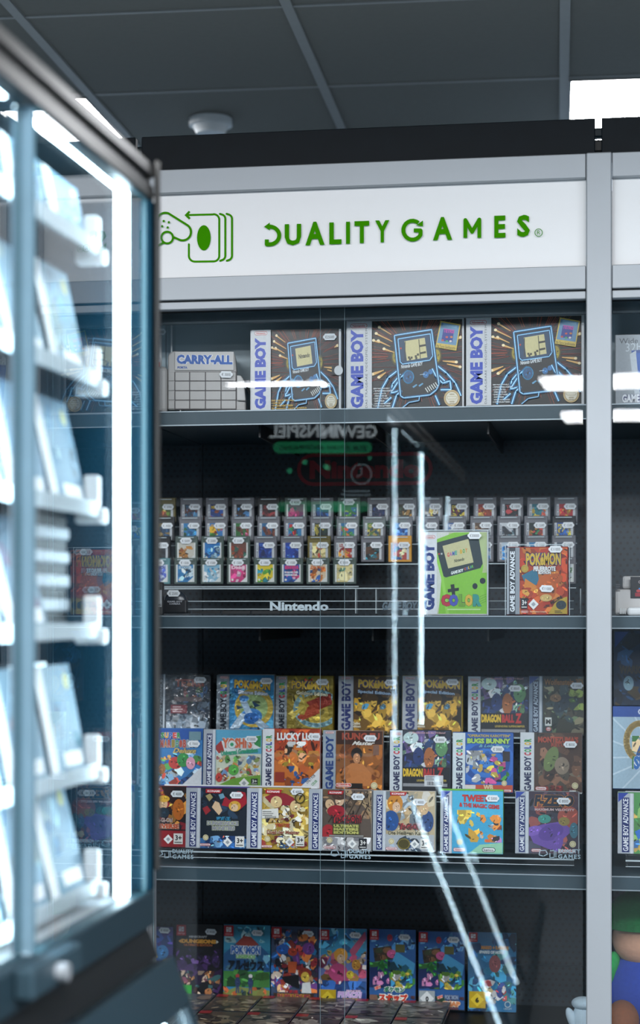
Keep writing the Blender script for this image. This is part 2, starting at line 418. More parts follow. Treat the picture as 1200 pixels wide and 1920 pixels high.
for a in ((.012, .012, TW-.012, .019), (.012, TL-.019, TW-.012, TL-.012), (.012, .019, .019, TL-.019), (TW-.019, .019, TW-.012, TL-.019)):
    badd(bm, a[0], a[1], -.006, a[2], a[3], .012)
lfr_me = finish(bm, 'light_frame', 'rail')
i0, i1 = math.floor((CX0-TX0)/TW)+0, math.ceil((CX1-TX0)/TW); j0, j1 = math.floor((CY0-TY0)/TL), math.ceil((CY1-TY0)/TL)
LLAB = {(0, 0): 'square ceiling light panel glowing above the black fascia at upper right',
        (-3, 0): 'square ceiling light panel glowing above the glass showcase at upper left'}
for i in range(i0, i1):
    for j in range(j0, j1):
        x, y = TX0+i*TW, TY0+j*TL
        if x < CX0-.01 or x+TW > CX1+.01 or y < CY0-.01 or y+TL > CY1+.01: continue
        if (i, j) in LIGHTS:
            t = empty('ceiling_light', Matrix.Rotation(GRID, 3, 'Z') @ Vector((x, y, CZ-.002)), rz=GRID, label=LLAB.get((i, j), 'square ceiling light panel over the shop floor, %s of the four lit rows' % {-7: 'nearest', -9: 'second', -14: 'third', -17: 'farthest'}.get(j, 'end')), cat='ceiling light', group='ceiling light panels')
            link('diffuser', diff_me, t); link('light_frame', lfr_me, t)
        else:
            link('ceiling_tile', tile_me, ceil, (x, y, CZ))
for i in range(i0, i1+1):
    x = TX0+i*TW
    if CX0-.02 < x < CX1+.02: box('ceiling_rail', x-.012, CY0, CZ-.006, x+.012, CY1, CZ+.01, 'rail', ceil)
for j in range(j0, j1+1):
    y = TY0+j*TL
    if CY0-.02 < y < CY1+.02: box('ceiling_rail', CX0, y-.006, CZ-.003, CX1, y+.006, CZ+.008, 'rail', ceil)
q = P(395, 240, 5.05)
t = empty('smoke_detector', (q.x, q.y, CZ-.002), label='round white smoke detector on the ceiling above the black fascia', cat='smoke detector')
cyl('base', .060, .02, 'white', t, (0, 0, -.010), seg=32); cyl('cap', .050, .022, 'white', t, (0, 0, -.031), (math.pi, 0, 0), seg=32, r2=.040)

# ------------------------------------------------------------------ wall cabinet: three bays side by side
YF = 3.586; PITCH = .90; YB = 4.17; SF = YF + .06
PX = (xat(1099, YF-.022) + xat(1147, YF-.022)) / 2
Z_FT, Z_RT, Z_PT, Z_PB, Z_LN, Z_AB = (zat(v, YF, 1098) for v in (221, 291.5, 337.5, 501, 547, 563))
Z1T, Z1B = zat(765, SF), zat(793, SF)
Z2T, Z2B = zat(1154.5, SF), zat(1178.5, SF)
Z3T, Z3B = zat(1632, SF), zat(1659, SF)
Z4T = zat(1886, YB-.09, 620)
def bay(xl, label, sign, fasc):
    """xl: middle of the left post; xr = xl + PITCH"""
    xr = xl + PITCH; hp = .0238
    t = empty('display_cabinet', (xl, YF, 0), label=label, cat='display cabinet', group='wall display cabinets')
    W = lambda n, *a, **k: wbox(n, *a, t, **k)
    W('post', xl-hp, YF-.022, 0, xl+hp, YF+.05, Z_RT, 'alu', bev=.002)
    W('rear_upright', xl-.03, YB+.001, 0, xl+.03, YB+.05, Z_FT-.01, 'jet')
    W('fascia', xl+.0045, YF+.004, Z_RT-.01, xr-.0075, YF+.022, Z_FT, 'black', bev=.0015)
    b = W('fascia_bracket', xl-.012, YF+.024, Z_RT+.012, xl+.012, YF+.04, Z_RT+.035, 'jet', bev=.003)
    W('fascia_bracket', xl-.016, YF+.03, Z_FT-.030, xl+.014, YF+.05, Z_FT-.012, 'alu_dark', bev=.003)
    a, c = xl+hp+.0006, xr-hp-.0006
    W('top_rail', a, YF-.018, Z_PT, c, YF+.03, Z_RT-.0004, 'alu', bev=.0015)
    s = W('sign_panel', a, YF-.002, Z_PB+.0003, c, YF+.012, Z_PT-.0003, 'sign')
    W('bottom_rail', a, YF-.018, Z_LN+.0022, c, YF+.03, Z_PB, 'alu', bev=.0015)
    W('door_track', a, YF-.016, Z_AB, c, YF+.006, Z_LN-.0012, 'alu', bev=.0015)
    W('track_groove', a, YF+.008, Z_AB+.004, c, YF+.05, Z_LN, 'jet')
    W('track_lip', a, YF+.056, Z_AB-.018, c, YF+.062, Z_AB+.012, 'shelf', bev=.001)
    W('roof_panel', xl+.001, YF+.052, Z_PB-.03, xr-.001, YB, Z_PB-.01, 'back_grey')  # unseen roof put in so light cannot leak in from above
    W('top_back_panel', xl+.001, YF+.225, Z1T, xr-.001, YF+.235, Z_PB-.031, 'back_grey')
    for k, (z0, z1) in enumerate(((Z2T-.02, Z1T-.001), (Z3T-.02, Z2T-.021), (Z4T+.09, Z3T-.021), (.2, Z4T+.088))):
        W('back_panel', xl+.001, YB-.012, z0, xr-.001, YB, z1, 'perf')
    for zt, zb, n in ((Z1T, Z1B, 1), (Z2T, Z2B, 2), (Z3T, Z3B, 3)):
        sh = wbox('shelf', xl+.004, SF+.012, zt-.022, xr-.004, YB-.013, zt-.002, 'shelf', t)
        lp = wbox('shelf_lip', xl+.004, SF, zb, xr-.004, SF+.0115, zt, 'shelf', t)
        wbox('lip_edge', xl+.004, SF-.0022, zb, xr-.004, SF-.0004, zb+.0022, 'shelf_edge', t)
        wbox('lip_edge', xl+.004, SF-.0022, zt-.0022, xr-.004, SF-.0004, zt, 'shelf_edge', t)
        for q in (.22, .45, .68): wbox('shelf_bracket', xl+q, SF+.05, zt-.05, xl+q+.004, YB-.014, zt-.0225, 'jet', t)
    wbox('base_shelf', xl+.004, SF+.012, Z4T-.03, xr-.004, YB-.013, Z4T, 'black', t)
    wbox('base_plinth', xl+.004, SF+.012, .0, xr-.004, SF+.04, Z4T-.031, 'black', t)
    W('bottom_track', a, YF-.012, .30, c, YF+.055, .33, 'alu')
    return t, s, a, c
cab, sign, SA, SB = bay(PX-PITCH, 'aluminium and glass wall cabinet with green lettering on its white header', 1, 1)
cab2, sign2, _, _ = bay(PX, 'aluminium and glass wall cabinet cut off by the right edge of the photo', 0, 1)
cab0, sign0, _, _ = bay(PX-2*PITCH, 'aluminium and glass wall cabinet hidden behind the bright glass showcase', 0, 1)
# last post closing the row on the right
wbox('post', PX+PITCH-.0238, YF-.022, 0, PX+PITCH+.0238, YF+.05, Z_RT, 'alu', cab2)
# sliding doors
def door(c, x0, x1, y):
    d = pane('sliding_door', x0, y, .335, x1, y+.006, Z_AB+.010, c, 1); return d
e1, e2 = xat(600, YF+.03), xat(646, YF+.014)
for c, dx in ((cab, 0), (cab2, PITCH), (cab0, -PITCH)):
    door(c, PX-PITCH+.026+dx, e2+dx, YF+.012)
    door(c, e1+dx, PX-.031+dx, YF+.030)

# header sign print: emblem and lettering on the main bay, in metres on the sign face
def sign_print(parent, x_shift, label):
    bb = (300, 340, 1098, 525)
    YS = YF-.002
    o = parent.parent.location
    def pt(u, v): q = P(u, v, YS); return (q.x - o.x + x_shift, q.z)
    V = []; Fc = []; ys = [YS - .0006 - o.y]
    def flush(name):
        me = bpy.data.meshes.new(name); me.from_pydata(V, [], Fc); me.materials.append(MT['green']); V.clear(); Fc.clear()
        return link(name, me, parent)
    def poly(pts):
        k = len(V)
        for u, v in pts: a, z = pt(u, v); V.append((a, ys[0], z))
        Fc.append(tuple(range(k, k+len(pts))))
    def stroke(pts, wd, caps=True):
        for (a, b), (c, d) in zip(pts[:-1], pts[1:]):
            L = math.hypot(c-a, d-b) or 1; nx, ny = -(d-b)/L*wd/2, (c-a)/L*wd/2
            poly([(a+nx, b+ny), (c+nx, d+ny), (c-nx, d-ny), (a-nx, b-ny)]); ys[0] -= .000012
        for a, b in (pts if caps else pts[1:-1]):
            poly([(a+wd/2*math.cos(t), b+wd/2*math.sin(t)) for t in (i*math.pi/5 for i in range(10))]); ys[0] -= .000012
        ys[0] -= .00003
    def arc(cx, cy, r, a0, a1, n=8, ry=None):
        return [(cx + r*math.cos(math.radians(a0+(a1-a0)*i/n)), cy + (ry or r)*math.sin(math.radians(a0+(a1-a0)*i/n))) for i in range(n+1)]
    S = lambda x, y: (280 + x/6.667, 380 + y/6.667)
    def st(pts, wd): stroke([S(*p) for p in pts], wd/6.667)
    # two-pad emblem
    st([(500, 155), (800, 148)] + arc(805, 215, 70, -90, 0) + arc(805, 665, 70, 0, 90) + [(560, 738)] + arc(568, 665, 72, 90, 180) + [(496, 522)], 25)
    poly([S(*p) for p in ((442, 158), (495, 103), (515, 118), (490, 150), (492, 165), (518, 195), (497, 212))])
    flush('emblem_card')
    for dx in (0, 84): st([(885+dx, 142)] + arc(895+dx, 205, 57, -75, 0) + arc(895+dx, 665, 57, 0, 75) + [(888+dx, 728)], 25); flush('emblem_stroke')
    poly([S(685 + 86*math.cos(t), 442 + 158*math.sin(t)) for t in (i*math.pi/12 for i in range(24))]); flush('emblem_oval')
    ys[0] -= .0001
    st([(-30, 330)] + arc(205, 240, 110, 195, 290, 10) + [(480, 285)] + arc(420, 370, 105, -45, 115, 12) + [(310, 435)], 27)
    st(arc(228, 440, 73, 0, 360, 24), 26); flush('emblem_pad')
    st([(180, 505), (100, 550), (40, 600), (-40, 640)], 26); st([(100, 400), (20, 450)], 24); flush('emblem_stroke')
    for a, b in ((186, 235), (250, 250), (166, 300), (235, 315)):
        poly([S(a + 15*math.cos(t), b + 15*math.sin(t)) for t in (i*math.pi/6 for i in range(12))]); flush('emblem_dot')
    # lettering, each letter built from strokes or the plain alphabet
    def letters(txt, x0, y0, x1, y1, slope=0, bold=.035):
        G, Ff = glyphs(txt, bold); k = len(V)
        for p, q in G:
            u = x0+p*(x1-x0); v = y1-q*(y1-y0) + slope*(u-x0); a, z = pt(u, v); V.append((a, ys[0], z))
        Fc.extend(tuple(i+k for i in f) for f in Ff)
    T = lambda x, y: (480 + x/2.143, 390 + y/2.143)
    stroke([T(50, 76)] + [T(*p) for p in arc(55, 112, 40, -90, 80, 12, 36)] + [T(48, 148), T(45, 148), T(45, 128)], 7.5, False)
    poly([T(*p) for p in ((34, 77), (57, 60), (57, 92))]); flush('sign_letter')
    for ch, a, b, c, d in (('U', 117, 67, 183, 153), ('A', 200, 58, 277, 152), ('L', 296, 60, 345, 148), ('I', 363, 57, 379, 146), ('T', 397, 55, 456, 144),
                           ('Y', 480, 52, 537, 141), ('A', 712, 39, 789, 132), ('E', 958, 33, 1003, 122), ('S', 1049, 30, 1101, 119)):
        x0, y0 = T(a, b); x1, y1 = T(c, d); letters(ch, x0, y0, x1, y1, -.03, .018 if ch == 'M' else .04); flush('sign_letter')
    stroke([T(842, 122), T(842, 50), T(869, 98), T(898, 48), T(898, 122)], 7.2, False); flush('sign_letter')
    stroke([T(*p) for p in arc(630, 91, 37, -50, -330, 16, 38)] + [T(662, 92), T(635, 92)], 7.5, False)
    poly([T(*p) for p in ((645, 72), (672, 76), (672, 52))]); flush('sign_letter')
    ys[0] -= .0001
    stroke([T(*p) for p in arc(1136, 101, 15, 0, 360, 20)], 1.3, False); x0, y0 = T(1130, 93); x1, y1 = T(1143, 109); letters('R', x0, y0, x1, y1, 0, 0)
    flush('registered_mark')
sign_print(sign, 0, 'green emblem and lettering')

# ------------------------------------------------------------------ bright glass showcase in the left foreground
GX = -.609; GY1 = 2.404; GY0 = -.60; GXB = -1.10
GA = math.radians(-.66)
H = lambda h: CAMZ + h
def G(x, y, z):
    q = Matrix.Rotation(GA, 3, 'Z') @ Vector((x-GX, y-GY1, 0)); return Vector((GX+q.x, GY1+q.y, z))
def gempty(name, x, y, z, label, cat, group=None): return empty(name, G(x, y, z), rz=GA, label=label, cat=cat, group=group)
show = gempty('glass_showcase', GX, GY1, 0, 'glass showcase with glowing light strips and tilted cases, blurred in the left foreground', 'showcase')
W = lambda n, *a, **k: wbox(n, *a, show, **k)
ZT, ZTB = H(.593), H(.545); ZBT, ZBB = H(-.366), H(-.412)
W('top_frame', GX-.03, GY0, ZTB+.030, GX, GY1, ZT, 'frame_grey', bev=.002)
W('frame_gap', GX-.03, GY0, ZTB+.0205, GX-.006, GY1-.001, ZTB+.0295, 'jet')
W('top_frame', GX-.03, GY0, ZTB, GX-.001, GY1, ZTB+.020, 'frame_grey', bev=.002)
W('bottom_frame', GX-.03, GY0, ZBB, GX, GY1, ZBT, 'alu_dark', bev=.002)
W('end_post', GX-.022, GY1-.018, ZBT+.0005, GX, GY1, ZTB-.0005, 'end_blue', bev=.002)
W('end_post', GXB, GY1-.018, ZBT+.0005, GXB+.022, GY1, ZTB-.0005, 'alu_dark', bev=.002)
W('corner_cap', GX+.0005, GY1-.006, H(-.34), GX+.007, GY1+.006, ZT+.006, 'frame_grey', bev=.002)
W('top_panel', GXB, GY0, ZT-.012, GX-.031, GY1, ZT, 'alu_dark')
W('floor_panel', GXB, GY0, ZBB, GX-.031, GY1, ZBT-.008, 'white')
W('end_panel', GXB+.023, GY1-.014, ZBT, GX-.0225, GY1-.004, ZTB, 'end_blue')
W('back_panel', GXB, GY0, ZBT, GXB+.012, GY1-.019, ZTB, 'back_grey')
JY = 1.92
for y0, y1, dx in ((JY+.012, GY1-.019, 0), (1.13, JY-.001, -.012), (GY0, 1.15, 0)):
    pane('side_glass', GX-.012+dx, y0, ZBT+.0005, GX-.006+dx, y1, ZTB-.0005, show, 0, edge='glass_edge_dark')
def led(x, y0, z0, y1, z1, r=.0075, m='led'):
    a = Vector((x, y0, z0)) - Vector((GX, GY1, 0)); b = Vector((x, y1, z1)) - Vector((GX, GY1, 0))
    d = b - a; bm = bmesh.new(); bmesh.ops.create_cone(bm, cap_ends=True, segments=10, radius1=r, radius2=r, depth=d.length)
    return link('light_strip', finish(bm, 'light_strip', m, True), show, (a+b)/2, d.to_track_quat('Z', 'Y').to_euler())
LX = -.637; LY = 2.345
led(LX, LY, ZBT-.002, LY, H(.556), .0095)
led(LX, LY-.002, H(.553), JY+.03, H(.553), .0095)
led(LX, JY-.03, H(.553), 1.18, H(.553), .0095)
for y in (JY+.028, 1.155): led(-.6315, y-.002, ZBT+.004, y-.002, ZTB-.02, .0068, 'led_hi')
for y in (JY+.006, 1.133): W('stile_post', -.6405, y, ZBT+.001, -.6168, y+.006, ZTB-.001, 'stile')
lk = W('lock', GX+.0005, 1.84, H(-.398), GX+.022, 2.01, H(-.366), 'shelf', bev=.003)
b_ = cyl('lock_barrel', .010, .012, 'alu', lk, (GX+.028-GX, 1.92-GY1, H(-.382)), (0, math.pi/2, 0), 16)
# lower slanted section
sl = gempty('lower_showcase', GX, GY1, 0, 'slanted lower glass display case under the bright showcase at lower left', 'showcase')
def yprism(name, pts, y0, y1, m, parent, bev=0):
    return prism(name, [(x-GX, z) for x, z in pts], y0-GY1, y1-GY1, m, parent, bev)
TX, TZ, BX, BZ = -.582, H(-.455), -.270, H(-1.24)
sx, sz = BX-TX, BZ-TZ; sL = math.hypot(sx, sz); sx /= sL; sz /= sL; nx, nz = -sz, sx   # outward normal
def slab(name, a0, a1, b0, b1, y0, y1, m, bev=0):
    q = lambda a, b: (TX + sx*a + nx*b, TZ + sz*a + nz*b)
    return yprism(name, [q(a0, b0), q(a1, b0), q(a1, b1), q(a0, b1)], y0, y1, m, sl, bev)
yprism('top_cover', [(TX-.022, TZ+.001), (GXB, TZ+.001), (GXB, TZ+.040), (GX-.01, TZ+.040)], GY0, GY1, 'jet', sl)
slab('top_frame', -.004, .062, -.02, .0, GY0, GY1, 'alu_dark', .002)
slab('bottom_frame', sL-.05, sL, -.02, .0, GY0, GY1, 'alu_dark', .002)
for y in (GY1-.025, JY, 1.13): slab('upright', .0625, sL-.0505, -.02, .0, y, y+.024, 'alu_dark', .002)
for y0, y1 in ((JY+.025, GY1-.026), (1.155, JY-.001), (GY0, 1.129)):
    slab('slanted_glass', .063, sL-.052, -.012, -.006, y0, y1, 'glass')
yprism('end_cheek', [(TX-.02, TZ-.004), (GXB, TZ-.004), (GXB, .0), (BX-.03, 0), (BX-.02, BZ)], GY1-.012, GY1-.002, 'jet', sl)
yprism('plinth', [(BX-.03, 0.001), (GXB, .001), (GXB, BZ-.005), (BX-.012, BZ-.005)], GY0, GY1-.013, 'jet', sl)
yprism('inner_back', [(TX-.16, TZ-.005), (TX-.17, TZ-.005), (BX-.2, BZ), (BX-.19, BZ)], GY0, GY1-.013, 'case_blue', sl)
for y, r in ((LY-.01, .0085), (JY+.036, .0072), (1.168, .0072)):
    q = lambda a, b: Vector((TX + sx*a + nx*b - GX, y - GY1, TZ + sz*a + nz*b))
    a, b = q(.07, -.030), q(sL-.055, -.030); d = b-a
    bm = bmesh.new(); bmesh.ops.create_cone(bm, cap_ends=True, segments=10, radius1=r, radius2=r, depth=d.length)
    link('light_strip', finish(bm, 'light_strip', 'led' if r > .008 else 'led_hi', True), sl, (a+b)/2, d.to_track_quat('Z', 'Y').to_euler())
# ledges and the tilted cases on them (their covers face the aisle)
LV = [.4566, .2896, .126, -.0273, -.2044, -.351]
EY = 2.312
for h in LV:
    W('ledge', -.745, 1.17, H(h)-.004, -.6555, EY, H(h), 'acryl')
    W('ledge_lip', -.655, 1.17, H(h)-.004, -.651, EY-.019, H(h)+.015, 'acryl_edge')
    W('ledge_bracket', -.685, EY-.018, H(h)-.012, -.646, EY+.004, H(h)+.008, 'white', bev=.003)
    W('ledge_bracket', -.675, EY-.015, H(h)+.0085, -.655, EY+.002, H(h)+.050, 'white', bev=.003)
MT['tcase'] = mat('pale_cover_card', (.50, .58, .63), .4, var=.5, scale=22)
ORD = ['first', 'second', 'third', 'fourth', 'fifth', 'sixth', 'seventh', 'eighth', 'ninth', 'tenth', 'eleventh', 'twelfth', 'thirteenth', 'fourteenth', 'fifteenth', 'sixteenth']
rnd = random.Random(4)
bmA = bmesh.new(); badd(bmA, 0, -.150, .001, .013, 0, .145, .001); case_me = finish(bmA, 'case_shell', 'acryl')
SHC = {0: ('6f93a8', '2f6f98', '8aa4b0'), 1: ('7fa2b4', '8a9a94', '5a8aa4'), 2: ('6a90a8', '3f7798', '86a2b2'), 3: ('6f8ca0', '6a4058', '8aa4b0'), 4: ('7094a8', '2f7a90', '7a5a58'), 5: ('7a9cb0', '2f78a8', '94a098')}
LN = ['topmost', 'second', 'third', 'fourth', 'fifth', 'lowest']
for li, h in enumerate(LV):
    for k in range(5):
        if li == 3 and k == 0: continue
        y = EY - .020 - k*.156
        hs = 1.0 if li else .56
        t = gempty('clear_game_case', -.678, y, H(h)+.0005, 'blurred pale clear game case, %s from the far end on the %s showcase ledge' % (ORD[k], LN[li]), 'game case', 'cases in the foreground showcase')
        t.rotation_euler = (0, -math.radians(12 + rnd.uniform(-2, 3)), GA)
        c = link('case_shell', case_me, t); c.scale = (1, 1, hs)
        me = Ink((0, 0, 150, 145), .146, .139*hs)
        cs = SHC[li]; me.r(2, 2, 148, 143, cs[0]); me.clip = (2, 2, 148, 143)
        me.r(2, 2, 34, 143, 'f8fafa'); me.b(36, 8, 140, 120, 7, 20, cs, seed=li*10+k)
        me.r(60, 116, 136, 134, 'ffffff'); me.e(122, 24, 11, 11, 'd8d48a')
        m_ = me.mesh('cover_print', 'sticker')
        for v in m_.vertices:
            x_, y_, z_ = v.co; v.co = (.0135 - y_, -.075 + x_, .003 + z_)
        link('cover_print', m_, t)
for k in range(5):      # a stack of five flat cases near the end of the fourth ledge
    zz = H(-.0273) + .0005 + k*.0295
    t = gempty('flat_game_case', -.722, 2.20, zz, 'thin pale case in a flat stack in the showcase, %s from the bottom' % ORD[k], 'game case', 'flat stack of cases in the showcase')
    box('case_shell', -.05, -.065, 0, .040, .065, .015, 'tcase', t, .002); box('dark_base', -.048, -.063, .0152, .036, .063, .0290, 'jet', t)
W('ledge', -.80, 1.17, H(-.0273)-.0045, -.7455, EY, H(-.0273), 'acryl')
# advertising poster, its print made to glow, on the showcase end, facing the cabinet and mirrored in its doors
sc_ = gempty('advertising_poster', -.762, GY1+.001, H(.03), 'black advertising screen with green bar on the showcase end, mirrored in the glass doors', 'screen')
sw, sh_ = .295, .50
box('poster_board', -sw/2, .0, 0, sw/2, .018, sh_, 'jet', sc_, .002)
k = Ink((0, 0, 295, 500), sw, sh_)
def arc_(cx, cy, r, n=20): return [(cx+r*math.cos(i*2*math.pi/n), cy+r*math.sin(i*2*math.pi/n)) for i in range(n+1)]
k.t('GEWINNSPIEL', 10, 40, 288, 74, 'b9c6cc', .03)
k.pill(24, 84, 278, 114, '1f7a52'); k.t('ZUR STORE ERÖFFNUNG', 36, 92, 262, 106, '0a1612', .02)
k.e(30, 126, 6, 6, '2a7a62')
k.l(arc_(52, 168, 26), 3.5, '6f8088'); k.l([(52, 150), (52, 168), (64, 174)], 3.5, '6f8088')
for a, b in ((195, 138), (235, 160), (140, 150)): k.e(a, b, 7, 7, '2f9a70')
k.r(30, 210, 95, 214, '6f8088'); k.r(26, 220, 100, 224, '6f8088'); k.pill(30, 240, 270, 266, '1f7a52')
m_ = k.mesh('poster_glow_print', 'screen')
for v in m_.vertices: v.co = (-v.co.x, .018 - v.co.y, v.co.z)
link('poster_glow_print', m_, sc_)

# ------------------------------------------------------------------ boxed games and consoles
def gba(k, x0, y0, x1, y1, bg='a9b0b8', band='1c2c66', fg='e4e8ee'):
    k.r(x0, y0, x1, y1, bg); q = x1-x0
    k.r(x0+q*.78, y0, x1-q*.06, y1, 'c6ccd2')
    k.r(x0+q*.26, y0+(y1-y0)*.07, x0+q*.72, y1-(y1-y0)*.02, band)
    k.v('GAME BOY ADVANCE', x0+q*.33, y0+(y1-y0)*.09, x0+q*.66, y1-(y1-y0)*.04, fg, .02)
def gbc(k, x0, y0, x1, y1, bg='d4d8dc', fg='1f2750'):
    k.r(x0, y0, x1, y1, bg); q = x1-x0; h = y1-y0
    k.v('GAME BOY', x0+q*.28, y0+h*.40, x1-q*.2, y1-h*.01, fg, .045)
    cs = ['c02a38', '2a9a4a', '2848a0', 'd8b020', '2a8a40']
    for i, c in enumerate('COLOR'):
        b = y0+h*(.39-.058*i); k.v(c, x0+q*.28, b-h*.052, x1-q*.2, b, cs[i], .05)
def gbs(k, x0, y0, x1, y1, bg='aeb4ba', fg='20295e'):
    k.r(x0, y0, x1, y1, bg); q = x1-x0; h = y1-y0
    k.nin(x0+q*.16, y0+h*.015, x1-q*.14, y0+h*.055)
    k.v('GAME BOY', x0+q*.2, y0+h*.09, x1-q*.16, y1-h*.01, fg, .05)
def poke(k, x0, y0, x1, y1, sl=0): k.t('POKéMON', x0, y0, x1, y1, 'c8a638', .05, 0, '23356e', .075, slope=sl)
def konami(k, x0, y0, x1, y1):
    k.g([(x0, y0), (x1, y0), (x1-(y1-y0)*.5, y1), (x0, y1)], 'b02028'); k.t('KONAMI', x0+(x1-x0)*.1, y0+(y1-y0)*.25, x1-(x1-x0)*.16, y1-(y1-y0)*.22, 'f0e8e8', .03)
def nsw(k, x0, y0, x1, y1):
    k.r(x0, y0, x1, y1, 'b01c24'); a, b = x1-x0, y1-y0
    k.pill(x0+a*.24, y0+b*.14, x0+a*.76, y0+b*.62, 'f2eeee') if False else None
    k.r(x0+a*.24, y0+b*.16, x0+a*.48, y0+b*.62, 'f0eaea'); k.r(x0+a*.53, y0+b*.16, x0+a*.77, y0+b*.62, 'f0eaea')
    k.e(x0+a*.35, y0+b*.28, a*.06, a*.06, 'b01c24'); k.e(x0+a*.65, y0+b*.44, a*.06, a*.06, 'b01c24'); k.r(x0+a*.29, y0+b*.20, x0+a*.43, y0+b*.58, 'b01c24') if False else None
    k.t('SWITCH', x0+a*.14, y0+b*.74, x1-a*.14, y1-b*.1, 'f0dada')
def lines(k, x0, y0, x1, n, gap, col, hh=6, seed=3):
    R = random.Random(seed)
    for i in range(n): k.r(x0, y0+i*gap, x0+(x1-x0)*R.uniform(.55, 1), y0+i*gap+hh, col)

FR = {}
def gbox(name, label, bb, Y, depth, crop, body, draw, tags=(), ink='print', lean=0.0, group=None, cat='game box', rz=0.0, wrap=None, case=None, zbot=None):
    """boxed thing whose printed face fills bb (photo pixels) at depth Y"""
    uc = (bb[0]+bb[2])/2
    a, b = P(bb[0], bb[3], Y), P(bb[2], bb[3], Y)
    wd = (b.x-a.x)*.995; top = P(uc, bb[1], Y).z; bot = P(uc, bb[3], Y).z; z0 = bot if zbot is None else zbot
    h = (top-z0)/math.cos(lean)
    t = empty(name, ((a.x+b.x)/2, Y, z0), rz, lean, label, cat, group)
    box('box_body', -wd/2, 0, 0, wd/2, depth, h, body, t, min(.0012, depth*.1))
    k = Ink(bb, wd*.985, h*.985, crop, y=-.0004)
    draw(k)
    me = k.mesh('cover_print', ink)
    for v in me.vertices: v.co.z += h*.0075
    link('cover_print', me, t)
    for u, v, tx, *r in tags:
        x = (u-uc)/(bb[2]-bb[0])*wd; z = (bb[3]-v)/(bb[3]-bb[1])*h
        price_tag(t, x, z, tx, -.0045 if not (wrap or case) else -.0085, r[0] if r else 0, r[1] if len(r) > 1 else 1.0)
    if wrap:
        box('clear_wrap', -wd/2-.0015, -.005, 0.0, wd/2+.0015, depth+.002, h+.002, wrap, t)
    if case:
        q = case
        box('clear_case', -wd/2-q, -.006, 0.0, wd/2+q, depth+.006, h+q*1.4, 'acryl', t)
        for xx in (-wd/2-q, wd/2+q-.0012): box('case_edge', xx, -.0068, 0, xx+.0012, -.0061, h+q*1.4, 'acryl_edge', t)
        box('case_edge', -wd/2-q+.0013, -.0068, h+q*1.4-.0012, wd/2+q-.0013, -.0061, h+q*1.4, 'acryl_edge', t)
    return t

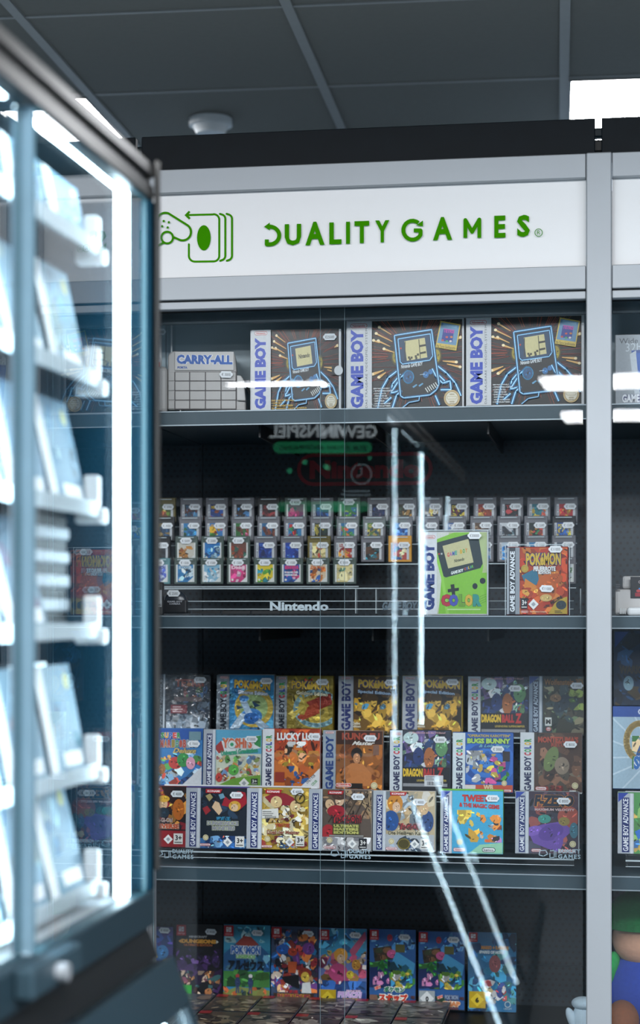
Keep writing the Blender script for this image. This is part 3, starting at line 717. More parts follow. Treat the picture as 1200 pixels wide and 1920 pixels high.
# ---- top shelf: three boxed handheld consoles
YT = SF + .045
def neon(k, tetris=True, X0=285):
    """console box picture: rays, glowing handheld outline, hands of light, drawn in the middle box's crop"""
    k.r(40, 98, 1145, 905, '06090b'); k.clip = (X0, 100, 1140, 903)
    cx, cy = 690, 430; R = random.Random(8)
    for i in range(90):
        a = R.uniform(0, 6.283); r0 = R.uniform(230, 300); r1 = r0 + R.uniform(160, 420)
        k.l([(cx+r0*math.cos(a), cy+r0*math.sin(a)*.85), (cx+r1*math.cos(a), cy+r1*math.sin(a)*.85)], R.choice([2, 3, 4]), R.choice(['9c3420', 'b85028', '742014', '5c1c14']))
    for y in (165, 235, 300, 380, 450, 520, 580, 640, 720, 812): k.l([(285, y), (520, y+6)], 2.5, '7c2414'); k.l([(880, y), (1140, y-4)], 2.5, '7c2414')
    for y, r in ((430, 66), (430, 50)):
        for sx_ in (520, 900): k.e(sx_, y, r*.75, r*1.2, '4a420c' if r > 60 else '9a8818')
    for a, b, c, d in ((355, 155, 470, 225), (325, 212, 480, 290), (345, 280, 460, 335), (400, 355, 500, 390), (290, 585, 400, 550), (350, 615, 420, 570), (1090, 490, 960, 478), (1125, 535, 1000, 505), (1130, 265, 1090, 285), (300, 275, 360, 300)):
        k.g([(a-8, b-12), (a+8, b+14), (c, d+4), (c, d-4)], 'd8a860'); k.e(a, b, 15, 13, 'f0dcae')
    B, Bl, Wt = '1668a0', '3fb0e8', 'd0f4ff'
    def glow(pts, wd=16):
        k.l(pts, wd*1.9, '0f3c5c'); k.l(pts, wd, B); k.l(pts, wd*.55, Bl); k.l(pts, wd*.25, Wt)
    k.g([(500, 235), (855, 190), (920, 700), (860, 780), (580, 810), (540, 560)], '0a1014')
    # hands of light
    for pts in ([(545, 545), (440, 620), (380, 720), (340, 900)], [(560, 590), (480, 680), (470, 760), (560, 740)], [(630, 560), (560, 620), (480, 740)],
                [(910, 520), (1000, 590), (1080, 680), (1135, 800)], [(860, 545), (900, 620), (960, 680), (1030, 660), (1040, 740), (940, 740)], [(905, 590), (980, 660)], [(480, 900), (520, 780), (570, 740)],
                [(890, 790), (930, 880)], [(400, 860), (470, 800)]): glow(pts, 20)
    k.e(635, 618, 52, 60, '1c4c74'); k.ring(635, 618, 50, 58, 8, '4aa0d0')
    glow([(500, 235), (855, 190), (925, 690), (900, 740), (840, 785), (590, 808), (560, 790), (500, 235)], 15)
    k.g([(530, 262), (845, 222), (868, 430), (838, 470), (575, 500), (555, 480)], '123a5a'); glow([(535, 268), (842, 228), (866, 430), (838, 468), (578, 498), (556, 478), (535, 268)], 12)
    k.g([(595, 290), (790, 262), (815, 442), (620, 470)], 'c9c08c')
    k.e(562, 355, 9, 9, 'b8402c')
    if tetris:
        for q in ([(730, 275), (738, 275), (752, 450), (745, 452)],): k.g(q, '3c3a2a')
        for a, b in ((735, 330), (745, 395)): k.g([(a, b), (800, b-10), (803, b+8), (a+3, b+18)], '2c2a20')
        for a, b in ((630, 430), (655, 432), (695, 420), (715, 405), (640, 445), (700, 438)): k.r(a, b, a+20, b+20, '3a3828')
        k.r(598, 292, 606, 465, '2c2a20')
    else: k.t('Nintendo', 640, 340, 780, 385, '20201c', .03, slope=-.12)
    k.t('Nintendo GAME BOY', 565, 492, 770, 528, 'dfe6ea', .02, slope=-.12)
    for a in (800, 920 - 110): pass
    k.e(800, 600, 28, 30, '2f6ea4'); k.e(845, 575, 22, 24, '2f6ea4'); k.l([(745, 600), (790, 595)], 4, 'cfe6ee')
    for a, b in ((695, 700), (752, 690)): k.g([(a-22, b+8), (a+16, b-16), (a+26, b-6), (a-12, b+20)], '5f9cc0')
    for i in range(6): k.l([(795+i*19, 722-i*10), (822+i*19, 762-i*10)], 9, 'c8ccc8')
    glow([(740, 800), (735, 835), (640, 850), (575, 900)], 10)
    if tetris:
        k.g([(940, 112), (1132, 150), (1090, 388), (892, 352)], 'cdb350'); k.g([(950, 126), (1118, 160), (1088, 340), (908, 312)], '5f8cae')
        k.g([(968, 135), (1100, 160), (1094, 182), (962, 160)], '7fb0cc')
        k.g([(968, 190), (1068, 206), (1052, 312), (948, 294)], '1c2f86'); k.t('TETRIS', 970, 190, 1072, 224, 'c03a9a', .04, rot=8)
        for a, b, c in ((960, 290, 'c04a3a'), (1000, 262, 'c04a3a'), (1036, 300, 'd8d0c8'), (1000, 300, '3a9a5a'), (1044, 262, 'c87a3a')): k.e(a, b, 13, 9, c)
        k.t('Mit Tetris Spielkassette', 902, 338, 1082, 374, '2c2410', .0, rot=8)
    R2 = random.Random(2)
    k.clip = None
    k.e(1048, 820, 76, 76, 'c2a878', n=28); k.e(1048, 820, 62, 62, 'd8d2c0'); k.ring(1048, 820, 60, 60, 5, '9a8a5c'); k.pill(1000, 800, 1096, 830, 'a89c70'); k.pill(1004, 804, 1092, 826, 'd8d2c0')
    for q in (780, 845, 862): k.r(1026, q, 1072, q+7, '8a7c50')
def dmg(k, x_text=True):
    k.r(45, 98, 285, 908, 'c2c5c8'); k.nin(80, 120, 240, 160)
    k.v('GAME BOY', 80, 172, 205, 895, '1e3fae', .055)
    k.v('DAS TRAGBARE VIDEOSPIEL-SYSTEM', 222, 165, 242, 895, '3a4048', .0, 1.1)
    lines(k, 300, 712, 485, 8, 21, 'cfd6d8', 11, 5) if False else None
    for i, s in enumerate(('DEIN PAKET ENTHÄLT:', '• TETRIS® SPIELKASSETTE', '• KOPFHÖRER FÜR', 'STEREO-SOUND UND', '• GAME LINK™-KABEL', 'DAMIT SPIELER', 'KÖNNEN GEGENEINANDER', '• 4 MIGNON-BATTERIEN')):
        k.t(s, 300 + (12 if i in (3, 5, 6) else 0), 710+i*23, 300+len(s)*8.2, 726+i*23, 'd8dee0', .02)
def dmg_full(k): neon(k); dmg(k)
MB = (648, 597.5, 871, 762)
gbox('handheld_console_box', 'large silver and black boxed console with neon art, middle of the top shelf', MB, YT, .075, (640, 580, 5), 'silver_card', dmg_full, zbot=Z1T, cat='console box', group='boxed handheld consoles on the top shelf')
gbox('handheld_console_box', 'large silver and black boxed console with neon art, beside the aluminium post', (872.5, 590.5, 1096.5, 759), YT, .075, (863.5, 573.5, 5), 'silver_card', dmg_full, zbot=Z1T, cat='console box', group='boxed handheld consoles on the top shelf')
def dmg_small(k):
    # same picture, tighter crop, with its own yellow notes
    old = k.c; bb = k.bb
    k.c = (bb[0] - 40/6.35, bb[1] - 98/5.33, 1.0)
    class S: pass
    mm = k.m
    def m2(x, y):
        # the picture squeezed to the narrower face
        if x >= 285: u = 508 + (x-285)*(636-508)/(1140-285)
        else: u = 472 + (x-45)*(508-472)/(285-45)
        v = 617 + (y-98)*(766-617)/(905-98); b = k.bb
        return ((u-(b[0]+b[2])/2)/(b[2]-b[0])*k.w, (b[3]-v)/(b[3]-b[1])*k.h)
    k.m = m2
    neon(k, False); k.r(45, 98, 285, 908, 'c6c9cc'); k.nin(80, 112, 240, 150); k.v('GAME BOY', 80, 175, 225, 888, '1e3fae', .06)
    k.r(1060, 470, 1145, 560, '0b0f12'); k.e(1145, 515, 55, 48, 'c8ccce')
    for i, s in enumerate(('DAS BASIS-SET ENTHÄLT:', '• GAME BOY', '• 4 MIGNON-BATTERIEN', 'Spielkassetten separat erhältlich')):
        k.t(s, 296, 792+i*27, 296+len(s)*13.5, 813+i*27, 'd0a838', .02)
gbox('handheld_console_box', 'smaller silver and black boxed console with blank cream screen, leftmost box on the top shelf', (469, 617, 640, 767), YT, .07, (0, 0, 1), 'silver_card', dmg_small, [(619, 633, '€25000')], zbot=Z1T, cat='console box', group='boxed handheld consoles on the top shelf', rz=math.radians(1.5))

# right bay top shelf: silver boxed handheld
def silv(k):
    k.r(1153, 626, 1300, 758, '9aa4ac'); k.t('Wide colour screen', 1160, 632, 1290, 642, '3a444c'); k.t('32bit', 1172, 641, 1215, 657, 'c8d2d8')
    k.g([(1183, 655), (1290, 650), (1285, 748), (1192, 745)], '27509a'); k.g([(1180, 662), (1192, 655), (1204, 745), (1190, 742)], 'c2ccd4'); k.g([(1192, 660), (1285, 655), (1280, 735), (1200, 740)], '2f62b4')
    k.r(1205, 668, 1275, 712, '1c2430'); k.t('GAME BOY ADVANCE', 1165, 736, 1290, 752, 'e4eaf0', .05, 0, '27356e', .06)
gbox('handheld_console_box', 'silver boxed handheld with blue device picture, top shelf right of the post', (1153, 626, 1300, 757), YT, .07, (0, 0, 1), 'silver_card', silv, zbot=Z1T, cat='console box')
gbox('handheld_console_box', 'plain dark boxed console at the right end of the right top shelf', (1310, 622, 1500, 756), YT, .07, (0, 0, 1), 'blue_card', lambda k: (k.r(1310, 622, 1500, 756, '1c2f50'), k.r(1310, 622, 1345, 756, 'aeb4ba'), k.b(1350, 630, 1496, 750, 20, 16, ['3a6aa0', '20406e', '8aa0b0'])), zbot=Z1T, cat='console box')

# carry case on the top shelf
cc = P(378, 768, YT+.01)
PXM = cc.y / CT / F        # metres per photo pixel here
carry = empty('carrying_case', (cc.x, cc.y, Z1T), math.radians(9), label='light grey plastic carrying case with blue lettering on the top shelf', cat='carrying case')
def cx_(x): return ((280 + x/6.0) - 378) * PXM * 1.01
def cz_(y): return (768 - (570 + y/6.0)) * PXM
def cbox(name, x0, y0, x1, y1, d0, d1, m, bev=.004, par=None): return box(name, cx_(x0), d0, cz_(y1), cx_(x1), d1, cz_(y0), m, par or carry, bev, 3, False)
bodyc = prism('case_body', [(cx_(205), cz_(1140)), (cx_(205), cz_(530)), (cx_(225), cz_(490)), (cx_(262), cz_(468)), (cx_(940), cz_(482)), (cx_(962), cz_(510)), (cx_(985), cz_(760)), (cx_(1085), cz_(1060)), (cx_(1085), cz_(1150))], .006, .075, 'grey_plastic', carry, .003)
cbox('label_plate', 285, 478, 950, 690, .0025, .0058, 'pale_plastic', .0008)
k = Ink((0, 0, 100, 100), 1, 1)
def ctext(s, x0, y0, x1, y1, col, out=None):
    k = Ink((0, 0, 1, 1), 1, 1); k.m = lambda x, y: (cx_(x), cz_(y)); k.y = .0022
    k.t(s, x0, y0, x1, y1, col, .06, 0, out, .05, slope=.012)
    link('lettering', k.mesh('lettering', 'sticker'), carry)
ctext('CARRY-ALL', 305, 515, 935, 622, '1f58a8', 'e8e8ea'); ctext('PORTA', 315, 645, 428, 672, '27509a')
gx = [285, 452, 630, 806, 975]; gy = [706, 812, 922, 1030, 1132]
for j in range(4):
    for i in range(4):
        cbox('grid_panel', gx[i]+4, gy[j]+4, gx[i+1]-4, gy[j+1]-4, .0028, .0061, 'grey_plastic', .001)
cbox('grid_backing', 282, 703, 980, 1136, .0050, .0064, 'groove', 0)
for j in range(4): cbox('side_panel', 212, gy[j]+4, 280, gy[j+1]-4, .0035, .0062, 'grey_plastic', .001)
prism('hinge_block', [(cx_(985), cz_(748)), (cx_(1030), cz_(752)), (cx_(1062), cz_(800)), (cx_(1085), cz_(1040)), (cx_(985), cz_(1036))], -.002, .05, 'pale_plastic', carry, .002)
cbox('rounded_side', 78, 640, 203, 1178, .004, .07, 'grey_plastic', .010); cbox('side_rib', 78, 668, 138, 1150, .0005, .0039, 'pale_plastic', .0015)
for x in (340, 935): cbox('foot', x, 1140, x+14, 1186, .004, .012, 'pale_plastic', .001)
for x in (150, 190): cbox('foot', x, 1176, x+12, 1196, .01, .02, 'jet', .0005)
bm = bmesh.new(); pv = None
for i in range(13):
    t_ = i/12; x = cx_(975) + (cx_(1130)-cx_(975))*math.sin(t_*math.pi*.62); z = cz_(735) - (cz_(735)-cz_(1175))*(t_**1.3)
    ring_ = [bm.verts.new((x+a, .05+b, z+c)) for a, b, c in ((0, 0, .0), (.004, 0, .003), (.004, .022, .003), (0, .022, 0))]
    if pv:
        for j in range(4): bm.faces.new((pv[j], pv[(j+1) % 4], ring_[(j+1) % 4], ring_[j]))
    pv = ring_
bmesh.ops.recalc_face_normals(bm, faces=bm.faces[:])
link('strap', finish(bm, 'strap', 'jet'), carry)
price_tag(carry, cx_(865), cz_(742), '€ 3000', -.003, .03)

# clear upright case left of the carry case
q0, q1 = P(276, 768, YT+.085), P(323, 584, YT+.085)
tc_ = empty('clear_figure_case', ((q0.x+q1.x)/2, YT+.085, Z1T), label='tall clear case with round yellow sticker behind the grey carrying case', cat='clear case')
hw, hh = (q1.x-q0.x)/2, q1.z-Z1T
box('clear_shell', -hw, 0, 0, hw, .03, hh, 'acryl', tc_); box('shell_edge', hw-.003, -.001, 0, hw+.0004, .0, hh, 'white', tc_); box('shell_edge', -.002, .002, .01, .003, .006, hh*.78, 'white', tc_)
k = Ink((276, 584, 323, 768), hw*2, hh); k.r(284, 588, 297, 606, 'c8ccd0')
for i in range(5): k.r(286+i*2.2, 589, 287+i*2.2, 605, '50565c')
k.b(278, 655, 300, 690, 8, 6, ['a03a3a', '3a4a8a', 'c8c8d0', '5a6a90'], 3)
link('printed_card', k.mesh('printed_card', 'sticker'), tc_)
s_ = cyl('round_sticker', .0095, .0012, mat('yellow_sticker', lin('d8cf7a'), .5), tc_, (((305-299.5)/47)*hw*2, -.0015, hh*(768-599)/184), (math.pi/2, 0, 0), 28)
price_tag(tc_, ((300-299.5)/47)*hw*2, hh*(768-619)/184, '€15000', -.003)

# ---- game boxes on the stepped stand (third shelf)
YA, YB2, YC = 4.00, 3.865, 3.735
Q4 = (285, 1250, 3.4286); Q5 = (625, 1250, 3.4286); Q7 = (700, 1240, 2.4); CC1 = (285, 1460, 4.0); CC2 = (570, 1460, 4.0)
LEAN = math.radians(4)
GA_, GB_, GC_ = 'boxed games in the back row of the third shelf', 'boxed games in the middle row of the third shelf', 'boxed games in the front row of the third shelf'
def row(label, bb, Y, crop, body, draw, tags, grp, **kw):
    kw.setdefault('depth', .024); d = kw.pop('depth')
    return gbox('game_box', label, bb, Y, d, crop, body, draw, tags, lean=LEAN, group=grp, **kw)
def a1(k):
    k.r(20, 48, 375, 420, '14202c'); gba(k, 20, 48, 80, 420, '56626e', '1a2430', '8fa0ae'); k.clip = (80, 50, 372, 418)
    k.b(85, 60, 370, 410, 40, 36, ['243448', '1a2836', '3a4654', '4c5864', '2c3c50'], 2); k.t('TETRIS', 145, 78, 335, 128, '8c4438', .05); k.b(200, 100, 370, 230, 12, 22, ['3c5a3a', '8a5a3a', '6a3a3c', '3a5a80'], 4)
    k.r(140, 195, 320, 225, '5a4a4c'); k.r(118, 246, 226, 302, '6e1c28'); lines(k, 132, 256, 214, 3, 15, 'c0a0a0', 8); k.b(90, 310, 370, 415, 26, 40, ['8a94a0', '6a7682', 'a8b0b8'], 6)  # pale patches at the bottom paint the flare on the wrap
row('dark boxed game in glossy crinkled wrap, leftmost in the back row', (291, 1264, 394, 1372), YA, Q4, 'dark_card', a1, [(375.5, 1275, '€10000')], GA_, wrap='film')
def lug(k):
    k.r(410, 52, 785, 430, '3f86b4'); k.clip = (495, 55, 782, 428); k.b(495, 55, 782, 428, 26, 50, ['3a7eb0', '4a9cc8', '2c6a9c', '5aa8cc'], 3)
    k.e(655, 265, 128, 128, 'b8a04a'); k.e(655, 265, 92, 92, '8fa870'); k.e(640, 320, 70, 52, '3f78b4')
    k.g([(560, 215), (600, 200), (640, 290), (760, 390), (700, 400), (600, 300)], 'a4bcd0'); k.g([(570, 300), (500, 400), (560, 400), (620, 310)], 'b4c8d8'); k.e(590, 205, 32, 20, '4a80b8'); k.e(640, 330, 50, 34, '2f62a4')
    k.g([(640, 220), (700, 250), (660, 262)], '24405c'); k.g([(540, 250), (590, 262), (548, 280)], '24405c'); k.clip = None
    poke(k, 525, 88, 760, 145, .06); k.t('Silberne Edition', 550, 155, 745, 180, 'd8e0e8', .03, 0, '3a5a80', .08, slope=.06)
    gbc(k, 410, 52, 493, 430, '8a949c', '17202e'); k.nin(430, 60, 486, 76)
row('silver-blue foil boxed game with gold circle, second in the back row', (407, 1264.5, 514, 1373), YA, Q4, 'silver_card', lug, [(499, 1277, '€20000')], GA_, ink='foil')
def hoo(k):
    k.r(790, 60, 1165, 430, '8a7a34'); k.clip = (865, 62, 1162, 428); k.b(865, 62, 1162, 428, 26, 50, ['94843c', 'a8964a', '7a6a2c', 'b8a658'], 5)
    k.e(1030, 300, 110, 100, 'a89440'); k.ring(1060, 270, 140, 110, 30, '8ab4bc'); 
    for a in range(6): k.g([(985, 250), (890+a*12, 330-a*34), (905+a*14, 342-a*36)], ['d0c060', 'b8a040'][a % 2])
    k.g([(990, 230), (1060, 200), (1150, 170), (1160, 240), (1050, 290)], '8c3428'); k.g([(1000, 260), (1060, 230), (1080, 300), (960, 350)], 'a0442c'); k.e(960, 325, 26, 16, 'a84a34'); k.b(940, 65, 1030, 90, 6, 16, ['2f6a3a', 'a03a2c'], 2); k.clip = None
    poke(k, 892, 92, 1140, 148, .05); k.t('Goldene Edition', 925, 160, 1130, 184, 'e0dcc0', .03, 0, '4a4424', .08, slope=.06)
    gbc(k, 790, 60, 864, 430, '8f979c', '17202e'); k.nin(806, 66, 858, 80)
row('gold foil boxed game with red patch, third in the back row', (515.5, 1267, 624.5, 1374), YA, Q4, 'gold_card', hoo, [(604, 1279, '€25000')], GA_, ink='foil')
def yel(k, dx=0):
    X = lambda x: x+dx
    k.r(X(28), 60, X(415), 430, '241a0e'); k.clip = (X(128), 62, X(412), 428); k.b(X(128), 62, X(412), 428, 24, 60, ['2c1c0c', '4a3418', '7a5a28', '3a280f'], 7)
    k.b(X(130), 190, X(410), 425, 26, 50, ['8a6424', 'c89a30', 'd4a638', 'b88a2c', '6a4a1c', 'd8ae4a'], 18); k.b(X(200), 220, X(350), 400, 10, 44, ['d4a638', 'd8b04a'], 19); k.b(X(135), 235, X(340), 275, 4, 20, ['6a9cb4', '4a90b4'], 20); k.clip = None
    poke(k, X(158), 85, X(405), 140, .05); k.t('Special Edition', X(155), 155, X(370), 180, 'b4d0e4', .03, 0, '23356e', .08, slope=.07); k.t('Gelbe', X(122), 358, X(172), 376, 'e8e0c8', .03); k.t('Edition', X(118), 378, X(176), 394, 'e8e0c8', .03)
    gbs(k, X(28), 60, X(126), 415, 'a4aab2', '1c2a66')
row('gold and brown boxed game under a yellow title, fourth in the back row', (634, 1267, 745.5, 1376), YA, Q5, 'gold_card', lambda k: yel(k), [(733, 1280, '€30000')], GA_)
row('gold and brown boxed game under a yellow title, fifth in the back row', (753, 1267, 868, 1377), YA, Q5, 'gold_card', lambda k: yel(k, 412), [(848, 1279, '€30000')], GA_)
def dbz(k, dx=0, dy=0):
    X = lambda x: x+dx; Z = lambda y: y+dy
    k.r(X(862), Z(62), X(1262), Z(460), '2a3040'); k.clip = (X(945), Z(64), X(1255), Z(458))
    k.b(X(945), Z(64), X(1255), Z(310), 60, 34, ['c8d8dc', '2c4a7c', '1c2436', '7aa088', 'a86038', '6a5a8a', 'd8dce0', '23305c', '4a6a4a'], 9)
    k.e(X(1000), Z(110), 50, 40, 'b8d0d0'); k.e(X(1050), Z(230), 36, 60, '23386c'); k.e(X(1120), Z(240), 34, 70, 'a06034'); k.e(X(1200), Z(170), 40, 60, '5a8a5c')
    k.r(X(945), Z(300), X(1255), Z(458), '141820'); k.clip = None
    k.t('DRAGON', X(950), Z(308), X(1078), Z(362), 'd8b428', .06); k.t('BALL', X(1084), Z(308), X(1166), Z(362), 'b02a28', .06); k.t('Z', X(1172), Z(300), X(1215), Z(366), 'b02a28', .06)
    k.t('LEGENDÄRE SUPERKÄMPFER', X(1040), Z(376), X(1235), Z(392), 'c0a840', .02); k.r(X(950), Z(405), X(1240), Z(425), '8a8c90'); k.t('So kämpferisch wie die TV-Show!', X(985), Z(70), X(1225), Z(84), 'd8a8b0', .02)
    gbc(k, X(862), Z(62), X(944), Z(460), 'c4ccd2'); k.nin(X(876), Z(76), X(936), Z(92))
row('boxed game with busy blue and white art, sixth in the back row', (876.5, 1268, 990, 1379), YA, Q5, 'dark_card', dbz, [(966, 1291, '€ 8000')], GA_)
def wolf(k):
    k.r(698, 66, 950, 330, '3a3a30'); k.clip = (760, 68, 948, 328); k.b(760, 68, 948, 328, 40, 30, ['4a463a', '6a6450', '8a8468', '2c3430', '5a6a4c', '3c4a4c'], 12)
    k.e(850, 190, 30, 50, '2f3a44', 40); k.e(820, 165, 26, 18, '8a6a4c'); k.b(880, 120, 948, 220, 8, 18, ['5a7a3c', '8a9a4c'], 3); k.clip = None
    k.t('Wolfenstein 3D', 768, 78, 945, 106, 'a06a34', .03); k.r(772, 254, 802, 292, 'd8dcd8'); k.t('M', 776, 262, 798, 284, '181c1c', .06)
    gba(k, 698, 66, 760, 330, '7a8a9c', '24304a', 'b8c8d8'); k.g([(700, 68), (745, 68), (700, 105)], '2a4a94'); k.nin(776, 298, 800, 316)
row('dark olive boxed game with orange title and M rating, rightmost in the back row', (992, 1268, 1096, 1380), YA, Q7, 'dark_card', wolf, [(1082, 1286, '€13000')], GA_, wrap='acryl')
# middle row
def smb(k):
    k.r(-60, 395, 325, 760, '3a78b0'); k.clip = (20, 398, 322, 758); k.r(20, 395, 325, 470, '24509a')
    k.b(20, 540, 325, 758, 34, 34, ['5a94c4', '8ab8d8', '3a78b0', 'c4d8e4', '2f5aa0', 'd0a058', 'b04a3c', '4a8a4c'], 21); k.e(150, 620, 46, 40, 'b8403a'); k.e(200, 600, 40, 46, '3a8a48'); k.e(60, 660, 26, 34, '9a6a3c'); k.e(250, 620, 30, 40, 'd89ab0'); k.b(40, 560, 120, 600, 5, 18, ['c89a50'], 2)
    k.g([(200, 758), (325, 640), (325, 758)], 'c8ccd0'); k.clip = None
    for i, (c, q) in enumerate(zip('SUPER', ['2f8a48', 'd8a030', '2f62b0', 'c8403a', '2f8a48'])): k.t(c, 50+i*27, 422, 74+i*27, 460, q, .06, 0, 'd8dce0', .05)
    for i, (c, q) in enumerate(zip('MARIO.BROS', ['a84a3c', 'b8763a', 'a84a3c', '8a7a3a', '3a8a5a', 'a84a3c', 'a84a3c', '8a9aa0', '8a9aa0', '8a9aa0'])): k.t(c, 48+i*25, 468, 70+i*25, 520, q, .06, 0, 'c8ccd0', .05)
    k.t('Deluxe', 132, 524, 285, 556, 'c8b06a', .02, .4, '5a4a2c', .05); k.t('ONLY FOR', 215, 690, 275, 712, '2c3038', .02, rot=-42); k.r(238, 415, 315, 470, '6a8a94')
    gbc(k, -60, 395, 18, 760)
row('blue boxed game with rainbow title lettering, leftmost in the middle row', (270, 1365.5, 379.5, 1478), YB2, Q4, 'blue_card', smb, [(363, 1394.5, '€ 7000')], GB_)
def yos(k):
    k.r(325, 405, 705, 775, '5aa0c0'); k.clip = (405, 408, 702, 772); k.r(405, 560, 705, 775, 'c4ccb8'); k.e(450, 540, 130, 30, '9ac0cc')
    k.g([(395, 530), (440, 478), (690, 440), (702, 520), (440, 580)], 'd8dcdc'); k.g([(395, 520), (440, 475), (462, 545), (425, 560)], '9c3a38'); k.g([(640, 450), (700, 440), (700, 520), (660, 500)], '3a8a50')
    k.b(410, 570, 700, 740, 50, 22, ['c8b088', '5a9a4c', 'b8584a', 'd8d4c0', '8a9a5a', 'c8a04a', '6a8ab0', 'e0dcd0', '4a6a3c'], 31); k.e(525, 665, 34, 34, '5aa84c'); k.e(430, 715, 22, 30, 'b8403a'); k.g([(405, 775), (520, 720), (705, 695), (705, 775)], '6a9a3c'); k.clip = None
    k.t('YOSHI\'S', 448, 456, 645, 524, 'c86a4c', .06, 0, 'd8dcdc', .05); k.e(512, 500, 24, 26, 'd0dcd8'); k.e(512, 500, 12, 12, '3a9a6a')
    k.t('Universal Gravitation', 440, 528, 682, 562, '3a9a78', .05, rot=-6); k.age(640, 720, 684, 760, '3+', '20282c', 'd8dcd8'); k.dia(595, 750, 34)
    gba(k, 325, 405, 405, 775, 'a2a8b0', '27305c'); 
row('light blue boxed game with orange and green title, second in the middle row', (379.8, 1368, 490.5, 1480), YB2, Q4, 'silver_card', yos, [(471, 1386, '€10000')], GB_)
def luk(k):
    k.r(705, 400, 1085, 785, 'b04428'); k.clip = (782, 402, 1082, 782); k.b(782, 402, 1082, 560, 18, 60, ['a83a24', 'b84a28', '9c3020', 'c05a2c'], 3); k.r(782, 560, 1085, 785, 'c06a2c'); k.b(782, 540, 1082, 700, 18, 46, ['cc7a30', 'b85a28', 'd49040'], 5)
    k.b(830, 500, 1040, 660, 14, 30, ['c8ac38', 'd0b84a', 'b8682c', '2c2420', 'c8946c'], 8); k.b(850, 640, 1010, 770, 9, 30, ['2f5a94', '274c80', 'b85a28'], 9); k.b(850, 480, 1010, 520, 4, 26, ['d4d6d4'], 3)
    k.r(790, 680, 852, 745, '8c3428'); k.g([(950, 782), (1085, 650), (1085, 782)], 'd4d6d8'); k.clip = None
    k.t('LUCKY LUKE', 800, 424, 1078, 474, 'e4e6e6', .05); k.t('ONLY FOR', 985, 712, 1062, 732, '2c3038', .02, rot=-44); k.t('COLOR', 1025, 738, 1070, 756, '3a8a4a', .04, rot=-44)
    gbc(k, 705, 400, 782, 785, 'd8dce0')
row('red and orange boxed game with white wild-west title, third in the middle row', (493, 1366.5, 600, 1480), YB2, Q4, 'red_card', luk, [(589, 1381, '€ 4000')], GB_)
def kfm(k):
    k.r(-72, 410, 320, 800, '8a5428'); k.clip = (15, 412, 316, 798); k.r(15, 412, 316, 500, '3c241c'); k.b(15, 500, 316, 798, 36, 46, ['a8642c', '8c4c20', 'c07a34', '6c3a1c', 'b87030'], 41); k.e(150, 560, 38, 40, '1c1614'); k.e(150, 590, 24, 34, 'b88058'); k.g([(60, 660), (120, 620), (190, 625), (250, 690), (240, 770), (90, 770)], 'b87440'); k.l([(90, 650), (50, 720), (110, 700)], 28, 'a86838'); k.l([(220, 640), (270, 690), (300, 700)], 26, 'a86838'); k.r(95, 752, 190, 785, '1c1614'); k.clip = None
    k.t('KUNG FU', 52, 424, 300, 470, 'a04a38', .05); k.t('Master', 118, 478, 268, 504, 'dcd8d0', .03, .5); k.nin(14, 752, 118, 778, 'c8402c', 'e8dcd8'); k.seal(266, 765, 22); k.r(258, 502, 296, 568, '7a5a4c')
    gbs(k, -72, 410, 12, 800, '9aa6b0', '24407c')
row('orange-brown boxed game with dark red title, fourth in the middle row', (604, 1370, 717, 1484), YB2, Q5, 'silver_card', kfm, [(694, 1384.5, '€15000')], GB_)
row('boxed game with busy blue and white art and barcode sticker, fifth in the middle row', (729, 1368.5, 845, 1483), YB2, Q5, 'dark_card', lambda k: (dbz(k, -503, 348), k.r(587, 700, 710, 770, 'c8ccd0'), [k.r(605+i*7, 740, 608+i*7+(i % 3), 764, '2c3036') for i in range(14)], lines(k, 594, 706, 700, 3, 10, '6a7076', 5)), [(825, 1387, '€ 8000')], GB_)
def bug(k):
    k.r(762, 425, 1160, 810, '2458a8'); k.clip = (845, 427, 1157, 808)
    for i, c in enumerate(('2f6ac0', '1f4c98', '3474c8', '1f4c98', '3a80d0')): k.e(985, 620, 190-i*36, 160-i*32, c)
    k.b(850, 540, 960, 760, 12, 30, ['9aa2a8', 'b8bcc0', '8a949c', 'd0b058'], 15); k.b(950, 560, 1110, 755, 14, 30, ['d0b468', 'd8c04c', 'c0508c', 'b04880', 'e0d8c8'], 16); k.b(1050, 640, 1150, 740, 5, 18, ['16202c', '4a9a3c'], 17)
    k.r(845, 762, 1160, 812, 'c05030'); k.clip = None
    k.t('"OPERATION KAROTTEN"', 862, 434, 1140, 452, 'c8b050', .03); k.t('BUGS BUNNY', 858, 460, 1142, 494, 'a8d060', .06, 0, '14283c', .06); k.t('& Lola Bunny', 935, 498, 1142, 524, '6aa8b8', .03, .3)
    k.r(845, 764, 914, 796, 'd8d4d0'); k.t('WB', 965, 760, 1030, 796, 'd8c8a0', .05); k.seal(1102, 750, 18); k.nin(1070, 790, 1150, 806); k.r(1092, 544, 1138, 608, '2c2024')
    gbc(k, 762, 425, 845, 810, 'ccd8dc')
row('bright blue boxed game with green title and red footer, sixth in the middle row', (847.5, 1373, 962, 1487), YB2, Q5, 'blue_card', bug, [(933, 1405, '€ 3000')], GB_)
